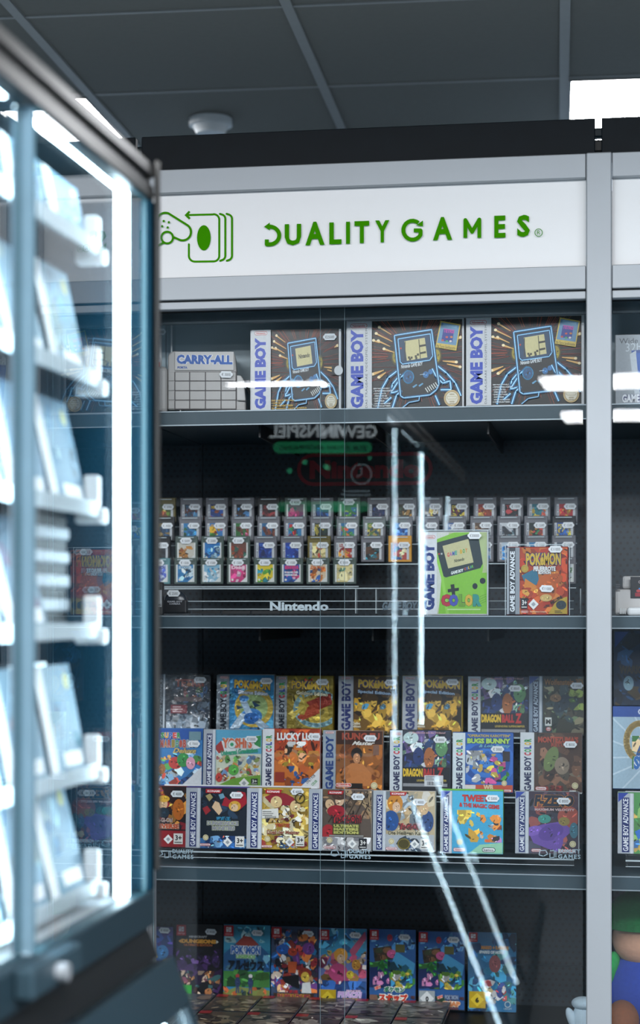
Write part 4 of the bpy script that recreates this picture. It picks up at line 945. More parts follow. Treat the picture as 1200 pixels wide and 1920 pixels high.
def mon(k):
    k.r(658, 320, 942, 590, '4a3428'); k.clip = (722, 322, 940, 588); k.b(722, 322, 940, 588, 40, 34, ['5a4030', '6c4c38', '3c2a22', '7a5844', '4c4438'], 51); k.e(800, 440, 30, 60, '6a7a48', 20); k.e(850, 470, 34, 40, '8a7a68'); k.b(740, 560, 930, 586, 8, 14, ['7a2c24'], 1); k.clip = None
    k.t('MONTEZUMA\'S', 740, 338, 925, 366, 'a84a34', .05); k.t('RETURN!', 800, 366, 905, 384, '9a4430', .05); k.nin(728, 566, 780, 582); k.seal(910, 560, 15)
    gbc(k, 658, 320, 722, 590, 'd0d4d8')
row('brown boxed game with red-orange title in a clear sleeve, rightmost in the middle row', (975, 1374.5, 1091.5, 1488), YB2, Q7, 'white_card', mon, [(1069.5, 1396, '€ 8000')], GB_, wrap='acryl')
# front row
def ygo_tail(k, nx0, ny0, nx1, ny1): k.nin(nx0, ny0, nx1, ny1)
def c1(k):
    k.r(-230, 55, 272, 515, '2a1416'); k.clip = (0, 58, 270, 513); k.b(0, 60, 270, 380, 40, 42, ['3a1418', '8c1c28', '141418', 'b86a28', '6a2c48', 'c88a3c', '20141c'], 61); k.e(80, 190, 36, 40, 'd8b088'); k.e(85, 150, 46, 26, 'd8a838'); k.e(200, 230, 46, 80, 'b86420'); k.e(85, 255, 46, 40, '1c2c38')
    k.r(0, 390, 272, 515, '8c1820'); k.clip = None; k.t('Yu-Gi-Oh!', 20, 292, 156, 328, 'a89a94', .05, 0, '5a1418', .08); k.t('REVERSE', 24, 338, 206, 376, 'b8502c', .06, 0, 'd8c8b8', .06); k.dia(125, 455, 36); k.age(166, 410, 236, 490); konami(k, -10, 62, 70, 92)
    gba(k, -230, 55, -105, 515)
row('dark red boxed game with orange art and 3+ mark, leftmost in the front row', (236, 1474, 352.5, 1589), YC, CC1, 'red_card', c1, [(332, 1488.5, '€ 4000')], GC_)
def c2(k):
    k.r(248, 68, 722, 525, '16222e'); k.clip = (345, 70, 720, 523); k.b(345, 70, 720, 300, 16, 50, ['1a2836', '121c28', '22364a'], 62); k.g([(520, 200), (545, 130), (580, 160), (640, 90), (700, 100), (715, 180), (660, 230)], '9c1c2c'); k.e(620, 205, 46, 40, 'd0a03c'); k.e(618, 215, 28, 28, 'd8b894'); k.g([(445, 215), (470, 168), (500, 180), (525, 240), (500, 275)], 'd8b894'); k.g([(395, 130), (430, 112), (452, 140), (425, 172)], 'a89a68'); k.g([(495, 120), (530, 108), (545, 140), (510, 155)], '6a9ab0'); k.g([(372, 225), (410, 205), (438, 240), (400, 275)], '9c2c34')
    k.r(345, 450, 722, 525, '3a6ca0'); k.b(345, 430, 720, 520, 22, 34, ['2f62a0', '6a98c0', 'a8503c', '1c3c6c', 'c8d4dc'], 63); k.clip = None
    k.t('DUNGEONDICE', 410, 318, 650, 352, '8a8c98', .06, 0, 'c0c8a0', .09); k.t('MONSTERS', 450, 356, 625, 390, '8a8c98', .06, 0, 'c0c8a0', .09); k.t('遊戯王', 480, 285, 590, 315, '3a90b8', .04)
    k.seal(402, 445, 22); k.dia(570, 478, 36); k.age(628, 432, 696, 512); k.nin(356, 490, 440, 508); konami(k, 398, 78, 525, 108); k.r(248, 62, 722, 68, '5a3a7a')
    gba(k, 248, 70, 360, 525)
row('navy boxed game with red and gold figure art, second in the front row', (348, 1475.5, 465.5, 1591.5), YC, CC1, 'blue_card', c2, [(443, 1491, '€ 5000')], GC_)
def c3(k):
    k.r(706, 72, 1178, 532, 'c0a044'); k.clip = (808, 74, 1176, 530); k.b(808, 74, 1176, 530, 46, 44, ['c8a848', 'd8c078', 'b08c34', 'd8cca0', 'e0d8b8'], 71); k.g([(840, 140), (920, 100), (1000, 110), (1060, 140), (1100, 200), (900, 200)], '8c2430'); k.e(930, 175, 44, 44, 'd8bc88'); k.e(1075, 205, 40, 44, 'd8bc88'); k.b(850, 220, 1150, 330, 22, 30, ['d8d4c8', '3a3430', 'c8a868', '6a2c30', 'e4e0d4'], 72)
    k.g([(815, 235), (945, 222), (950, 296), (822, 302)], 'dcdcd4'); lines(k, 826, 246, 930, 3, 14, '6a6a68', 6); [k.r(845+i*8, 282, 849+i*8, 300, '3a3a3a') for i in range(11)]; k.b(820, 430, 1170, 520, 20, 26, ['a8782c', '3a5a80', 'd0c8a8', '8a3a34'], 73); k.clip = None
    k.t('遊戯王', 925, 335, 1040, 368, 'a84434', .06); k.t('Duell der Meister', 862, 388, 1112, 418, '8a4a3c', .04, 0, 'd8d8b8', .08); k.seal(866, 455, 22); k.dia(1036, 476, 36); k.age(1082, 428, 1148, 506); k.nin(822, 502, 905, 520); konami(k, 848, 82, 975, 112); k.ring(1112, 145, 36, 36, 10, '5a5028')
    gba(k, 706, 72, 822, 532)
row('yellow-gold boxed game with white barcode sticker, third in the front row', (465.8, 1477.5, 579.3, 1593.5), YC, CC1, 'gold_card', c3, [(557, 1484.5, '€ 6000')], GC_)
def c4(k):
    k.r(30, 80, 510, 545, '5c5048'); k.clip = (132, 82, 508, 543); k.b(132, 82, 508, 300, 30, 40, ['6c5a4a', '8a6c50', '4a3c34', '9a8468', '3c3430'], 81)
    for i in range(5): k.l([(330+i*50, 90), (180+i*60, 330)], 9, '3c3028'); k.l([(250+i*60, 90+i*10), (510, 200+i*34)], 7, 'a8906c')
    k.e(265, 165, 34, 40, 'd8b494'); k.e(262, 130, 56, 30, '4a342c'); k.e(190, 195, 34, 40, 'd8b48c', -20); k.e(240, 245, 70, 46, '9c2430'); k.e(180, 405, 50, 60, 'a82c34'); k.r(132, 440, 508, 545, 'a8a8a8'); k.b(132, 440, 508, 540, 20, 34, ['b8b8b8', '8c8c90', 'd0d0d0', '6c6c70'], 82); k.clip = None
    k.t('Yu-Gi-Oh!', 198, 270, 430, 335, '3a2c2c', .04, 0, 'b02c34', .1); k.r(214, 342, 420, 420, '4c4c2c')
    for i, s in enumerate(('ULTIMATE', 'MASTERS', 'EDITION')): k.t(s, 222, 345+i*25, 412, 366+i*25, 'b8b868', .06)
    k.r(188, 424, 450, 436, '8c8c88'); k.seal(192, 465, 22); k.dia(365, 490, 36); k.age(416, 448, 476, 526, '3+', '20242a', 'dcdcd8'); k.nin(148, 508, 238, 530); konami(k, 176, 90, 300, 118)
    gba(k, 30, 80, 135, 545)
row('grey-brown boxed game with red and olive title, fourth in the front row', (579.8, 1480.5, 697.5, 1596.5), YC, CC2, 'silver_card', c4, [(671, 1494, '€ 4000')], GC_)
def c5(k):
    k.r(512, 92, 985, 548, 'b8a888'); k.clip = (605, 94, 980, 546); k.b(605, 94, 980, 400, 26, 50, ['c8bca0', 'a8906c', 'd8d4c8', '8c98a0'], 91); k.e(680, 185, 60, 66, 'c88430'); k.e(690, 215, 30, 40, 'd8b494'); k.e(650, 320, 60, 80, '27508c'); k.g([(810, 130), (850, 230), (830, 340), (800, 210)], '2c3c4c'); k.e(930, 320, 46, 80, '2f4a7c'); k.e(900, 225, 36, 46, 'd0b088'); k.r(605, 420, 985, 548, 'a8aeb4'); k.b(605, 420, 980, 546, 16, 34, ['27508c', 'c8ccd0', '8c9aa8', '3c4c5c'], 92); k.clip = None
    k.t('Yu-Gi-Oh!', 705, 335, 880, 386, '4a3c38', .04, 0, 'b03440', .1); k.t('Die Heiligen Karten', 632, 394, 942, 434, '4a4434', .03, 0, 'd8d0b0', .08); k.seal(655, 474, 22); k.e(750, 492, 50, 44, '4a4420'); k.ring(750, 492, 44, 38, 6, '8a7c3c'); k.dia(832, 492, 36); k.age(876, 452, 940, 528); k.nin(612, 518, 700, 540); konami(k, 642, 100, 772, 126)
    gba(k, 512, 92, 612, 548)
row('pale boxed game with blue and orange figures, fifth in the front row', (698.3, 1483.5, 816, 1597), YC, CC2, 'white_card', c5, [(786, 1504, '€ 4000')], GC_)
def c6(k):
    k.r(298, 580, 586, 868, '3a9cc4'); k.clip = (350, 582, 584, 866); k.r(350, 580, 586, 700, '48acd0'); k.b(375, 670, 480, 815, 10, 26, ['d8b848', 'd8a83c', 'e0c458'], 22); k.b(480, 690, 580, 815, 14, 20, ['9aa2a8', 'c07a34', '2c2c30', 'a8502c', 'c88ac8'], 23); k.g([(430, 866), (480, 826), (586, 815), (586, 866)], '8ac0a0'); k.clip = None
    k.t('TWEETY', 398, 600, 545, 632, 'b8302c', .06); k.t('& THE MAGIC GEMS', 385, 640, 570, 660, 'b8302c', .05, slope=.05); k.seal(388, 815, 14); k.pill(490, 838, 552, 860, '10202c'); k.pill(493, 841, 549, 857, 'e0e4e4'); k.t('kemco', 498, 843, 544, 855, '10202c', .03); k.nin(358, 842, 414, 858); k.r(298, 575, 586, 582, '6ab43c')
    gba(k, 298, 584, 352, 868); k.g([(300, 586), (345, 586), (300, 625)], '27409c')
row('cyan boxed game with red title and green top edge, sixth in the front row', (824.5, 1480.5, 943.5, 1601), YC, Q7, 'green_card', c6, [(923.5, 1497, '€ 5000')], GC_)
def c7(k):
    k.r(636, 586, 925, 868, '3a2c3c'); k.clip = (696, 588, 922, 866); k.b(696, 588, 922, 866, 30, 40, ['4a3440', '2c2430', '5c4450', '8c4a44', '3c3c4c'], 101); k.e(880, 700, 50, 50, '9c4a3c'); k.g([(690, 760), (760, 735), (850, 720), (900, 760), (800, 850), (720, 820)], '6a4aa0'); k.e(720, 765, 40, 22, '7c5ab4', -15); k.e(800, 770, 60, 36, '5a3c90', -20); k.e(830, 820, 24, 40, '6a4aa0', 20); k.e(770, 710, 30, 20, '3c8c80'); k.e(860, 720, 26, 20, '8c7a3c'); k.e(905, 760, 20, 36, '3c6c7c'); k.clip = None
    k.t('F-ZERO', 722, 600, 905, 654, '1c2030', .06, .15, 'c8843c', .06); k.t('MAXIMUM VELOCITY', 725, 662, 908, 673, 'c8b0b0', .04); k.seal(900, 822, 15); k.nin(710, 846, 756, 860); k.nin(834, 846, 912, 862)
    gba(k, 636, 586, 698, 868); k.g([(638, 588), (680, 588), (638, 622)], '27409c')
row('dark boxed game with purple vehicle art, rightmost in the front row', (965.5, 1484.5, 1086.5, 1601.5), YC, Q7, 'silver_card', c7, [(1057, 1502, '€ 8000')], GC_, wrap='acryl')
# right bay
def r1(k):
    k.r(1150, 1182, 1290, 1324, '16304e'); k.clip = (1150, 1182, 1290, 1324); k.b(1150, 1182, 1290, 1324, 40, 16, ['1c3c60', '10243c', '2f6aa0', '5a4a30', '234a74'], 111); k.e(1178, 1282, 10, 14, 'a8ccdc'); k.e(1230, 1290, 30, 22, '8a7a34'); k.clip = None; k.g([(1152, 1184), (1178, 1184), (1152, 1214)], '234a94')
    k.t('WARIO WORLD', 1160, 1248, 1260, 1264, '5c4c3c', .06)
row('dark blue boxed game with brown title, back row right of the post', (1151, 1182, 1262, 1322), YA, (0, 0, 1), 'dark_card', r1, [], GA_, wrap='acryl')
def r2(k):
    k.r(1148, 1324, 1300, 1480, '9ab4c4'); k.clip = (1148, 1324, 1300, 1480)
    for i in range(16): k.l([(1225, 1420), (1225+160*math.cos(i*.39), 1420+160*math.sin(i*.39))], 3, 'b8ccd8')
    k.r(1148, 1324, 1300, 1344, '234a94'); k.ring(1200, 1390, 26, 34, 12, 'b8a068'); k.e(1222, 1372, 18, 14, 'a83a34'); k.b(1185, 1380, 1290, 1470, 18, 14, ['2f62a8', 'c8b088', '4a8a4c', 'd8dce0'], 112); k.clip = None
    k.t('SUNSHINE', 1188, 1418, 1290, 1444, '2c6ab0', .06, 0, 'd8e0e8', .05); k.t('GAMECUBE', 1196, 1328, 1280, 1340, 'c8d4e4', .03)
row('pale blue boxed game with navy top band, middle row right of the post', (1149, 1325, 1262, 1480), YB2, (0, 0, 1), 'blue_card', r2, [], GB_)
def r3(k):
    k.r(1157, 1486, 1300, 1602, '4a8a4c'); k.clip = (1185, 1488, 1300, 1600); k.b(1185, 1488, 1300, 1600, 30, 16, ['5a9a54', '3a7a48', 'c8a858', '8ab86a', '3c6ca0'], 113); k.g([(1190, 1560), (1230, 1540), (1240, 1552), (1196, 1575)], '2f6ab8'); k.clip = None
    k.t('GOLF', 1205, 1492, 1290, 1512, 'd89a3c', .06, 0, '3c2c1c', .06); gba(k, 1157, 1488, 1188, 1602); k.g([(1158, 1487), (1178, 1487), (1158, 1505)], '27409c')
row('green boxed game with silver side strip, front row right of the post', (1157.5, 1486, 1277, 1602), YC, (0, 0, 1), 'silver_card', r3, [], GC_)

# stepped clear stand under the game boxes
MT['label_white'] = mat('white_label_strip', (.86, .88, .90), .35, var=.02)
def acr(name, x0, y0, z0, x1, y1, z1, par, m='acryl'): return wbox(name, x0, y0, z0, x1, y1, z1, m, par)
def stand(xl, xr, label):
    zC, zB, zA = zat(1597, YC, 690), zat(1485, YB2, 690), zat(1375, YA, 690)
    t = empty('stepped_stand', ((xl+xr)/2, YC, Z3T), label=label, cat='display stand')
    for z, y0, y1 in ((zC, YC-.012, YB2-.014), (zB, YB2-.012, YA-.014), (zA, YA-.012, YA+.06)):
        zz = z - .004
        acr('tread', xl, y0, zz-.003, xr, y1, zz, t)
        acr('tread_edge', xl, y0-.0016, zz-.0030, xr, y0-.0001, zz, t, 'acryl_edge')
        acr('front_lip', xl, y0-.0048, zz-.012, xr, y0-.0018, zz+.010, t)
        acr('lip_edge', xl, y0-.0048, zz-.0132, xr, y0-.0018, zz-.0121, t, 'acryl_edge'); 
    for x in (xl+.002, (xl+xr)/2, xr-.005):
        for z, y0, y1 in ((zC, YC+.03, YB2-.016), (zB, YB2+.03, YA-.016), (zA, YA+.03, YA+.055)):
            acr('leg', x, y0, Z3T-.0015, x+.003, y1, z-.0075, t)
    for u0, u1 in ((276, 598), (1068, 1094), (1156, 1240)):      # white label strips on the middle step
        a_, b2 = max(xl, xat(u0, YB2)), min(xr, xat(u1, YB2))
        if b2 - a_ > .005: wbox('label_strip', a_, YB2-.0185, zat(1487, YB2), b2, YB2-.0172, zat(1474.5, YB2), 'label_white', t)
    # a row of shop names printed on the front lip
    for u in (330, 660, 1050):
        if xl < xat(u, YC) < xr:
            k = Ink((u-40, 1590, u+40, 1612), 80*PXM*1.0, 22*PXM); x = xat(u, YC)
            k.t('DUALITY', u-3, 1592, u+38, 1600, 'a8c0cc', .03); k.t('GAMES', u-3, 1602, u+38, 1610, 'a8c0cc', .03, sp=1.25)
            k.l([(u-38, 1604), (u-36, 1596), (u-26, 1595), (u-22, 1602), (u-30, 1606), (u-38, 1604)], 1.6, 'a8c0cc')
            k.l([(u-18, 1596), (u-10, 1595), (u-10, 1608), (u-18, 1609), (u-18, 1600)], 1.4, 'a8c0cc'); k.l([(u-7, 1595), (u-7, 1608)], 1.3, 'a8c0cc')
            o = link('lip_print', k.mesh('lip_print', 'sticker'), t, (x-t.location.x, -.0172, P(u, 1612, YC-.018).z-t.location.z))
    return t
stand(xat(284, YC), PX-.05, 'clear stepped acrylic stand carrying three rows of boxed games')
stand(PX+.05, PX+.42, 'clear stepped acrylic stand under the boxed games right of the post')

# ------------------------------------------------------------------ second shelf: cartridges on a stepped rack
CW, CH, CD = .0545, .0600, .009
_cart = {}
def cart_shell(m):
    if m in _cart: return _cart[m]
    bm = bmesh.new()
    badd(bm, -CW/2+.002, .002, .001, CW/2-.002, CD, CH-.002, .0012)
    badd(bm, -CW/2+.006, .0008, CH-.0095, CW/2-.006, .0022, CH-.0055, .0006)      # grip bar
    badd(bm, -CW/2+.004, .0009, .0015, CW/2-.004, .0022, .0045, .0004)
    _cart[m] = finish(bm, 'cartridge_shell', m); return _cart[m]
bm = bmesh.new(); badd(bm, -CW/2, -.0012, 0, CW/2, CD+.0016, CH); cart_case_me = finish(bm, 'clear_case', 'acryl')
bm = bmesh.new(); badd(bm, -CW/2+.010, -.0019, CH-.0062, CW/2-.010, -.0013, CH-.0048); cart_hi_me = finish(bm, 'case_ridge', 'acryl_edge')  # bright bar painting the highlight along the top of each clear case
NAMES = {'cart_grey': 'grey', 'cart_black': 'black', 'cart_olive': 'olive', 'cart_green': 'clear green', 'cart_yellow': 'bright yellow', 'cart_teal': 'clear teal'}
ROWS = ['front', 'third', 'second', 'back']   # counted from the back of the rack below
def cart(u0, vb, Y, m, cols, title, price, label, seed, group, side=True, tagpos=None):
    a = P(u0+24.2, vb, Y)
    t = empty('game_cartridge', (a.x, Y, a.z), lean=0.0, label=label, cat='cartridge', group=group)
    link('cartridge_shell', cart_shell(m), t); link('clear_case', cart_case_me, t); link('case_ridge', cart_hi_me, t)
    lw, lh = (.040, .037) if side else (.041, .038)
    k = Ink((0, 0, 100, 92), lw, lh, y=.0006); k.r(0, 0, 100, 92, cols[0]); x0 = 0
    if side: k.r(0, 0, 13, 92, 'c8ccd0'); k.r(87, 0, 100, 92, 'c0c4c8'); k.v('GAME BOY', 3, 8, 10, 84, '3a4460', .02); x0 = 13
    else: k.r(0, 0, 9, 92, 'd8dcd8'); k.r(93, 0, 100, 92, 'd8dcd8'); x0 = 9
    x1 = 87 if side else 93
    k.clip = (x0, 0, x1, 92); k.b(x0, 18, x1, 92, 14, 17, cols[1:], seed); k.clip = None
    if title: k.t(title, x0+6, 6, x1-6, 24, cols[-1] if len(cols) > 2 else 'e0e0e0', .05)
    if not side: k.g([(64, 92), (93, 66), (93, 92)], 'd8dcd8'); k.e(20, 80, 6, 6, 'e0e0d8')
    o = link('label_sticker', k.mesh('label_sticker', 'sticker'), t, (0, -.0002, .0055 if not side else .006))
    tp = tagpos or ((.009, .0375) if side else (.0, CH-.0125))
    price_tag(t, tp[0], tp[1], price, -.0028, 0, .98)
    return t
YR = {4: 3.985, 3: 4.018, 2: 4.051, 1: 4.084}; VB = {4: 1096, 3: 1054.5, 2: 1017.5, 1: 982}
GR = {4: 'cartridges in the lowest row of the rack', 3: 'cartridges in the third row of the rack', 2: 'cartridges in the second row of the rack', 1: 'cartridges in the top row of the rack'}
RN = {4: 'lowest', 3: 'third', 2: 'second', 1: 'top'}
g_, b_, o_, n_, y_, tl = 'cart_grey', 'cart_black', 'cart_olive', 'cart_green', 'cart_yellow', 'cart_teal'
DATA = {
 1: [(284, o_, 'green', ['4a5a24', '6a8a2c', '8a4a2c', 'a8a04a'], '', '€ 2000'), (334, g_, 'dark', ['141c28', '5a2c28', '23405c', '3c6a8a'], 'TRIAL', '€ 4000'), (382, g_, 'blue', ['1c3a74', '234a94', '8a4a2c', 'd0b03a'], 'METAL', '€ 2500'), (431, g_, 'black and blue', ['141a20', '20242c', '4a2c24', '3a7ab0'], '', '€ 4000'),
     (479.5, b_, 'dark red', ['180c10', '4a1418', '701c24', '8a2c30'], 'ZELDA', '€ 4000'), (530, n_, 'pink', ['6a2c5a', '1c3a54', 'a83a6a', 'd04a8a'], '', '€ 4000'), (579.5, g_, 'deep blue', ['16305c', '1c4480', '12284a', '2f6ab0'], '', '€ 2500'), (630, n_, 'green and blue', ['2c6a3c', '4a9a3c', '2c4a80', '9ab83c'], '', '€ 2500'),
     (685.5, g_, 'dark blue', ['141c34', '23386c', '1c2c50', '5a4a6a'], '', '€ 2500'), (735.5, g_, 'multicoloured', ['3c3420', 'a8782c', 'c8b88a', '3a4a34'], '', '€ 2000'), (784.5, g_, 'cream and yellow', ['2c3444', 'b89a4a', 'd8d4c8', '4a3a2c'], '', '€ 2000'), (834, g_, 'navy', ['141828', '23284c', '6a2c34', 'c8b03a'], 'DUCK', '€ 2000'),
     (885, g_, 'red', ['8c2c24', 'b8502c', 'c8a04a', '5a2420'], '', '€ 1500'), (935, g_, 'black', ['101214', '1a1c20', '2c2024', 'a83a3c'], 'TAZ', '€ 1500'), (986, g_, 'teal', ['1f6a78', '2f8a94', 'b84a34', 'c8a83c'], '', '€ 1500'), (1037, g_, 'red and yellow', ['a8282c', 'd0a83c', 'b88a2c', 'c82c34'], '', '€ 1000')],
 2: [(282, b_, 'cream', ['8a7444', 'a88c50', '23405c', '5a4a2c'], '', '€ 3000'), (332, g_, 'blue and green', ['2f7ab0', '1f5a8c', '2c5a3c', '3c8ac0'], '', '€ 1000'), (381, g_, 'yellow-titled', ['3a7ab8', '3a7a34', 'b0302c', 'd8a82c'], 'GOLF', '€ 1000'), (430, g_, 'red and green', ['2c6a34', 'a85a34', 'c85a7a', '5a3a24'], '', '€ 1000'),
     (479, g_, 'blue and brown', ['23608c', '3a2c28', '6a3424', '2c2c34'], '', '€ 1000'), (528.5, g_, 'red-topped', ['2c78a8', '2f8a5a', '1f5a80', 'c0302c'], 'F1', '€ 1000'), (578, g_, 'dark green', ['182c28', '234a3c', '14201c', 'a89a3c'], 'MARU', '€ 1000'), (627.5, g_, 'orange and blue', ['2c6a9c', 'c8703a', 'b84a2c', '3c7a4a'], '', '€ 1000'),
     (677, g_, 'leaf green', ['5a7a3c', '8a7a44', '3c5a6a', 'c0b05a'], 'GARG', '€ 1500'), (727.5, g_, 'plain blue', ['1f5aa8', '2a68b8', '1a4a90', '6aa0d8'], 'F', '€ 1500'), (777.5, g_, 'grey', ['4a5460', '6a7680', '3a444c', '8a949c'], '', '€ 1500'), (828, g_, 'blue and white', ['2f5a9c', 'c8d0d8', '3a6ab0', 'd8dce0'], 'KWIRK', '€ 1500'),
     (879, g_, 'brown', ['5a4434', '7a5a44', '4a3428', 'a88a6a'], '', '€ 1500'), (930, g_, 'white', ['c8ccd0', '2c3038', '6a8a94', '3c4450'], '', '€ 1500'), (980.5, g_, 'black and green', ['14201c', '2f7a4c', 'a8742c', 'b03a34'], '', '€ 1500'), (1033, b_, 'blue and yellow', ['1f4a94', '2f62b0', 'c8b04a', 'd8c84a'], 'POPEYE', '€ 1500')],
 3: [(274, b_, 'hidden dark', ['181a20', '2c3038', '202428', '3a4048'], '', '€ 1500'), (325, n_, 'white', ['c8c4b8', '8a4a2c', 'b8885a', 'a8702c'], '', '€ 5000'), (373.5, n_, 'sky blue', ['2474b8', '3a90cc', '1c5a9c', 'a8d0e4'], '', '€ 2000'), (423, n_, 'brown and red', ['6a4034', '8a3c2c', '3a6a5a', 'c05a3c'], '', '€ 2500'),
     (473, g_, 'dark blue', ['1c3a8c', '2448a0', '182c6c', '3a68c0'], 'TETRIS', '€ 2500'), (523, g_, 'royal blue', ['1f409a', '2a54b4', '18307a', '4a78c8'], '', '€ 2000'), (573.5, o_, 'cream', ['c0b070', 'd8c890', '4a4428', 'b0402c'], '', '€ 5000'), (623, g_, 'white and red', ['d0d0cc', 'b83a34', 'd89a3c', 'b02c34'], 'LOONEY', '€ 1500'),
     (674, g_, 'black and teal', ['101c20', '2a7a8a', '5a3c28', '3a4a4c'], '', '€ 2000'), (725.5, y_, 'multicoloured', ['b0443c', '3a7a4c', 'd8c8a0', '2c4a80'], 'DK', '€ 2500'), (879, g_, 'blue-white', ['8aa8c0', '3a78b0', 'c8d4dc', '2c5a90'], '', '€ 1500'), (930, g_, 'white and blue', ['b8c8d4', '2f78b8', '3a8ac8', '1c5a94'], '', '€ 1500'), (981, g_, 'sky blue', ['3a80b0', '5a9cc8', '2c6a98', 'a8c8dc'], '', '€ 1500'), (1033, g_, 'grey', ['5a6470', '7a8490', '4a545c', '9aa4ac'], '', '€ 1500')],
 4: [(273, tl, 'white and purple', ['b8c4dc', '6a6ab0', '8a9ad0', '4a5aa8'], 'POKéMON', '€13000'), (323, n_, 'blue', ['2a7ab0', '14344c', 'a8d0e0', '1c5a8c', 'c8dce4'], 'SCOOTER', '€ 1500'), (372.5, n_, 'sky and white', ['8ab8d0', 'd8e0e4', '3a8ab8', 'b8d0dc'], '', '€ 1500'), (422, n_, 'pink', ['c83a78', 'd04a88', 'b82c68', 'f0d0dc'], 'Diddl', '€ 1500'),
     (472.5, n_, 'yellow', ['d8c02c', '2f9ab0', '5aa03c', 'e0cc3c', '2c6a3c'], '', '€ 1000'), (522, n_, 'blue lettered', ['1c58a8', '1f60b4', '184c98', 'd03a78'], 'BIBI', '€ 1000'), (571.5, n_, 'orange and cream', ['d8c0a0', 'd07a2c', 'c8702c', '2c5aa0', 'c8642c'], 'Die Maus', '€ 1000'), (621.5, n_, 'pale yellow', ['d8c88c', 'c8b874', 'd4c898', '4a8a74'], '', '€ 5000'),
     (1033, g_, 'white', ['c0c8cc', '8a9a9c', 'a8b0b4', '5a7a5c'], '', '€ 1500')]}
for rw, items in DATA.items():
    for i, (u, m, cn, cols, title, pr) in enumerate(items):
        nm = NAMES[m]
        pos = 'rightmost' if i == len(items)-1 else ('%s from left' % ORD[i] if i else 'leftmost')
        side = not (rw == 4 or m in (n_, tl))
        c = cart(u, VB[rw], YR[rw], m, cols, title, pr, '%s cartridge with %s label, %s in the %s rack row' % (nm, cn, pos, RN[rw]), rw*40+i, GR[rw], side)
        if title == 'BIBI':
            k = Ink((0, 0, 100, 92), .041, .038, y=-.0004)
            k.t('IM BANN DER', 14, 36, 88, 46, 'e8ecf0', .05); k.t('HEXENKUGEL', 14, 50, 84, 60, 'e8ecf0', .05); k.t('CE', 58, 66, 72, 78, 'e8ecf0', .03)
            link('label_text', k.mesh('label_text', 'sticker'), c, (0, -.0002, .0055))
# the clear rack
xl, xr = xat(276, 4.0), PX-.052
rack = empty('cartridge_rack', ((xl+xr)/2, 3.98, Z2T), label='clear stepped acrylic rack holding the rows of cartridges', cat='display rack')
for rw in (1, 2, 3, 4):
    z = P(690, VB[rw], YR[rw]).z - .002; y = YR[rw]
    x1 = xr if rw != 4 else xat(673, y)
    acr('tread', xl, y-.004, z-.003, x1, y+.016, z, rack); acr('tread_edge', xl, y-.0055, z-.0030, x1, y-.0041, z-.0012, rack, 'acryl_edge'); acr('riser', xl, y+.0165, z, x1, y+.0185, z+.040, rack)
acr('tread', xat(1028, 3.985), 3.981, P(690, 1096, 3.985).z-.005, xr, 4.001, P(690, 1096, 3.985).z-.002, rack)
z4 = P(690, 1103, 3.95).z
acr('front_rail', xl, 3.952, z4-.0010, xr, 3.954, z4+.0010, rack, 'acryl_edge')
YP_ = 3.748
for v in (1127, 1142): acr('front_rail', xl, YP_, P(690, v, YP_).z-.0007, xr, YP_+.0015, P(690, v, YP_).z+.0007, rack, 'acryl_edge')
acr('front_panel', xl, YP_+.002, Z2T+.0005, xr, YP_+.005, P(690, 1126, YP_).z, rack)
acr('base_tray', xl, YP_+.006, Z2T+.0005, xr, 3.95, Z2T+.004, rack)
for u in (300, 668, 706, 896, 1088): acr('side_leg', xat(u, 3.97), 3.955, Z2T+.0045, xat(u, 3.97)+.0016, 3.98, z4-.0015, rack, 'acryl_edge')
k = Ink((300, 1120, 1095, 1150), (xat(1095, YP_)-xat(300, YP_)), 30*PXM)
k.t('Nintendo', 512, 1128, 623, 1145, 'b8c8d0', .04); k.t('GAME BOY', 724, 1128, 790, 1144, '5a6c78', .05, .2); k.t('ALITY', 306, 1124, 334, 1134, 'a8bcc8', .02); k.t('GAMES', 303, 1136, 334, 1144, 'a8bcc8', .02, sp=1.2)
me = k.mesh('rail_print', 'sticker')
xm = (xat(1095, YP_)+xat(300, YP_))/2
link('rail_print', me, rack, (xm-rack.location.x, YP_-.001-rack.location.y, P(690, 1150, YP_).z-rack.location.z))
for i in range(6):
    u = 305+i*56; w_ = xat(u+52, YP_-.01)-xat(u, YP_-.01)
    acr('price_holder', xat(u, YP_-.01), YP_-.012, P(690, 1150.5, YP_-.01).z, xat(u, YP_-.01)+w_, YP_-.008, P(690, 1145.5, YP_-.01).z, rack, 'jet')

# red logo sign on the back of the second shelf
zb = zat(910, YB-.02); zt_ = zat(848, YB-.02); xa, xb = xat(556, YB-.02), xat(811, YB-.02)
sg = empty('logo_sign', ((xa+xb)/2, YB-.0135, zb), label='dark red oval logo sign on the back panel above the cartridges', cat='sign')
k = Ink((556, 848, 811, 910), xb-xa, zt_-zb, y=-.002); k.pill(556, 848, 811, 910, '8c1420'); k.pill(563, 855, 804, 903, '0c0e14'); k.t('Nintendo', 580, 862, 787, 897, '8c1420', .05)
hw = (xb-xa)/2; hh = (zt_-zb)
n_seg = [(-hw+hh/2 + hh/2*math.cos(math.pi/2+math.pi*i/10), hh/2+hh/2*math.sin(math.pi/2+math.pi*i/10)) for i in range(11)] + [(hw-hh/2 + hh/2*math.cos(-math.pi/2+math.pi*i/10), hh/2+hh/2*math.sin(-math.pi/2+math.pi*i/10)) for i in range(11)]
prism('sign_board', n_seg, -.0018, .0, 'jet', sg); link('logo_print', k.mesh('logo_print', 'sticker'), sg)

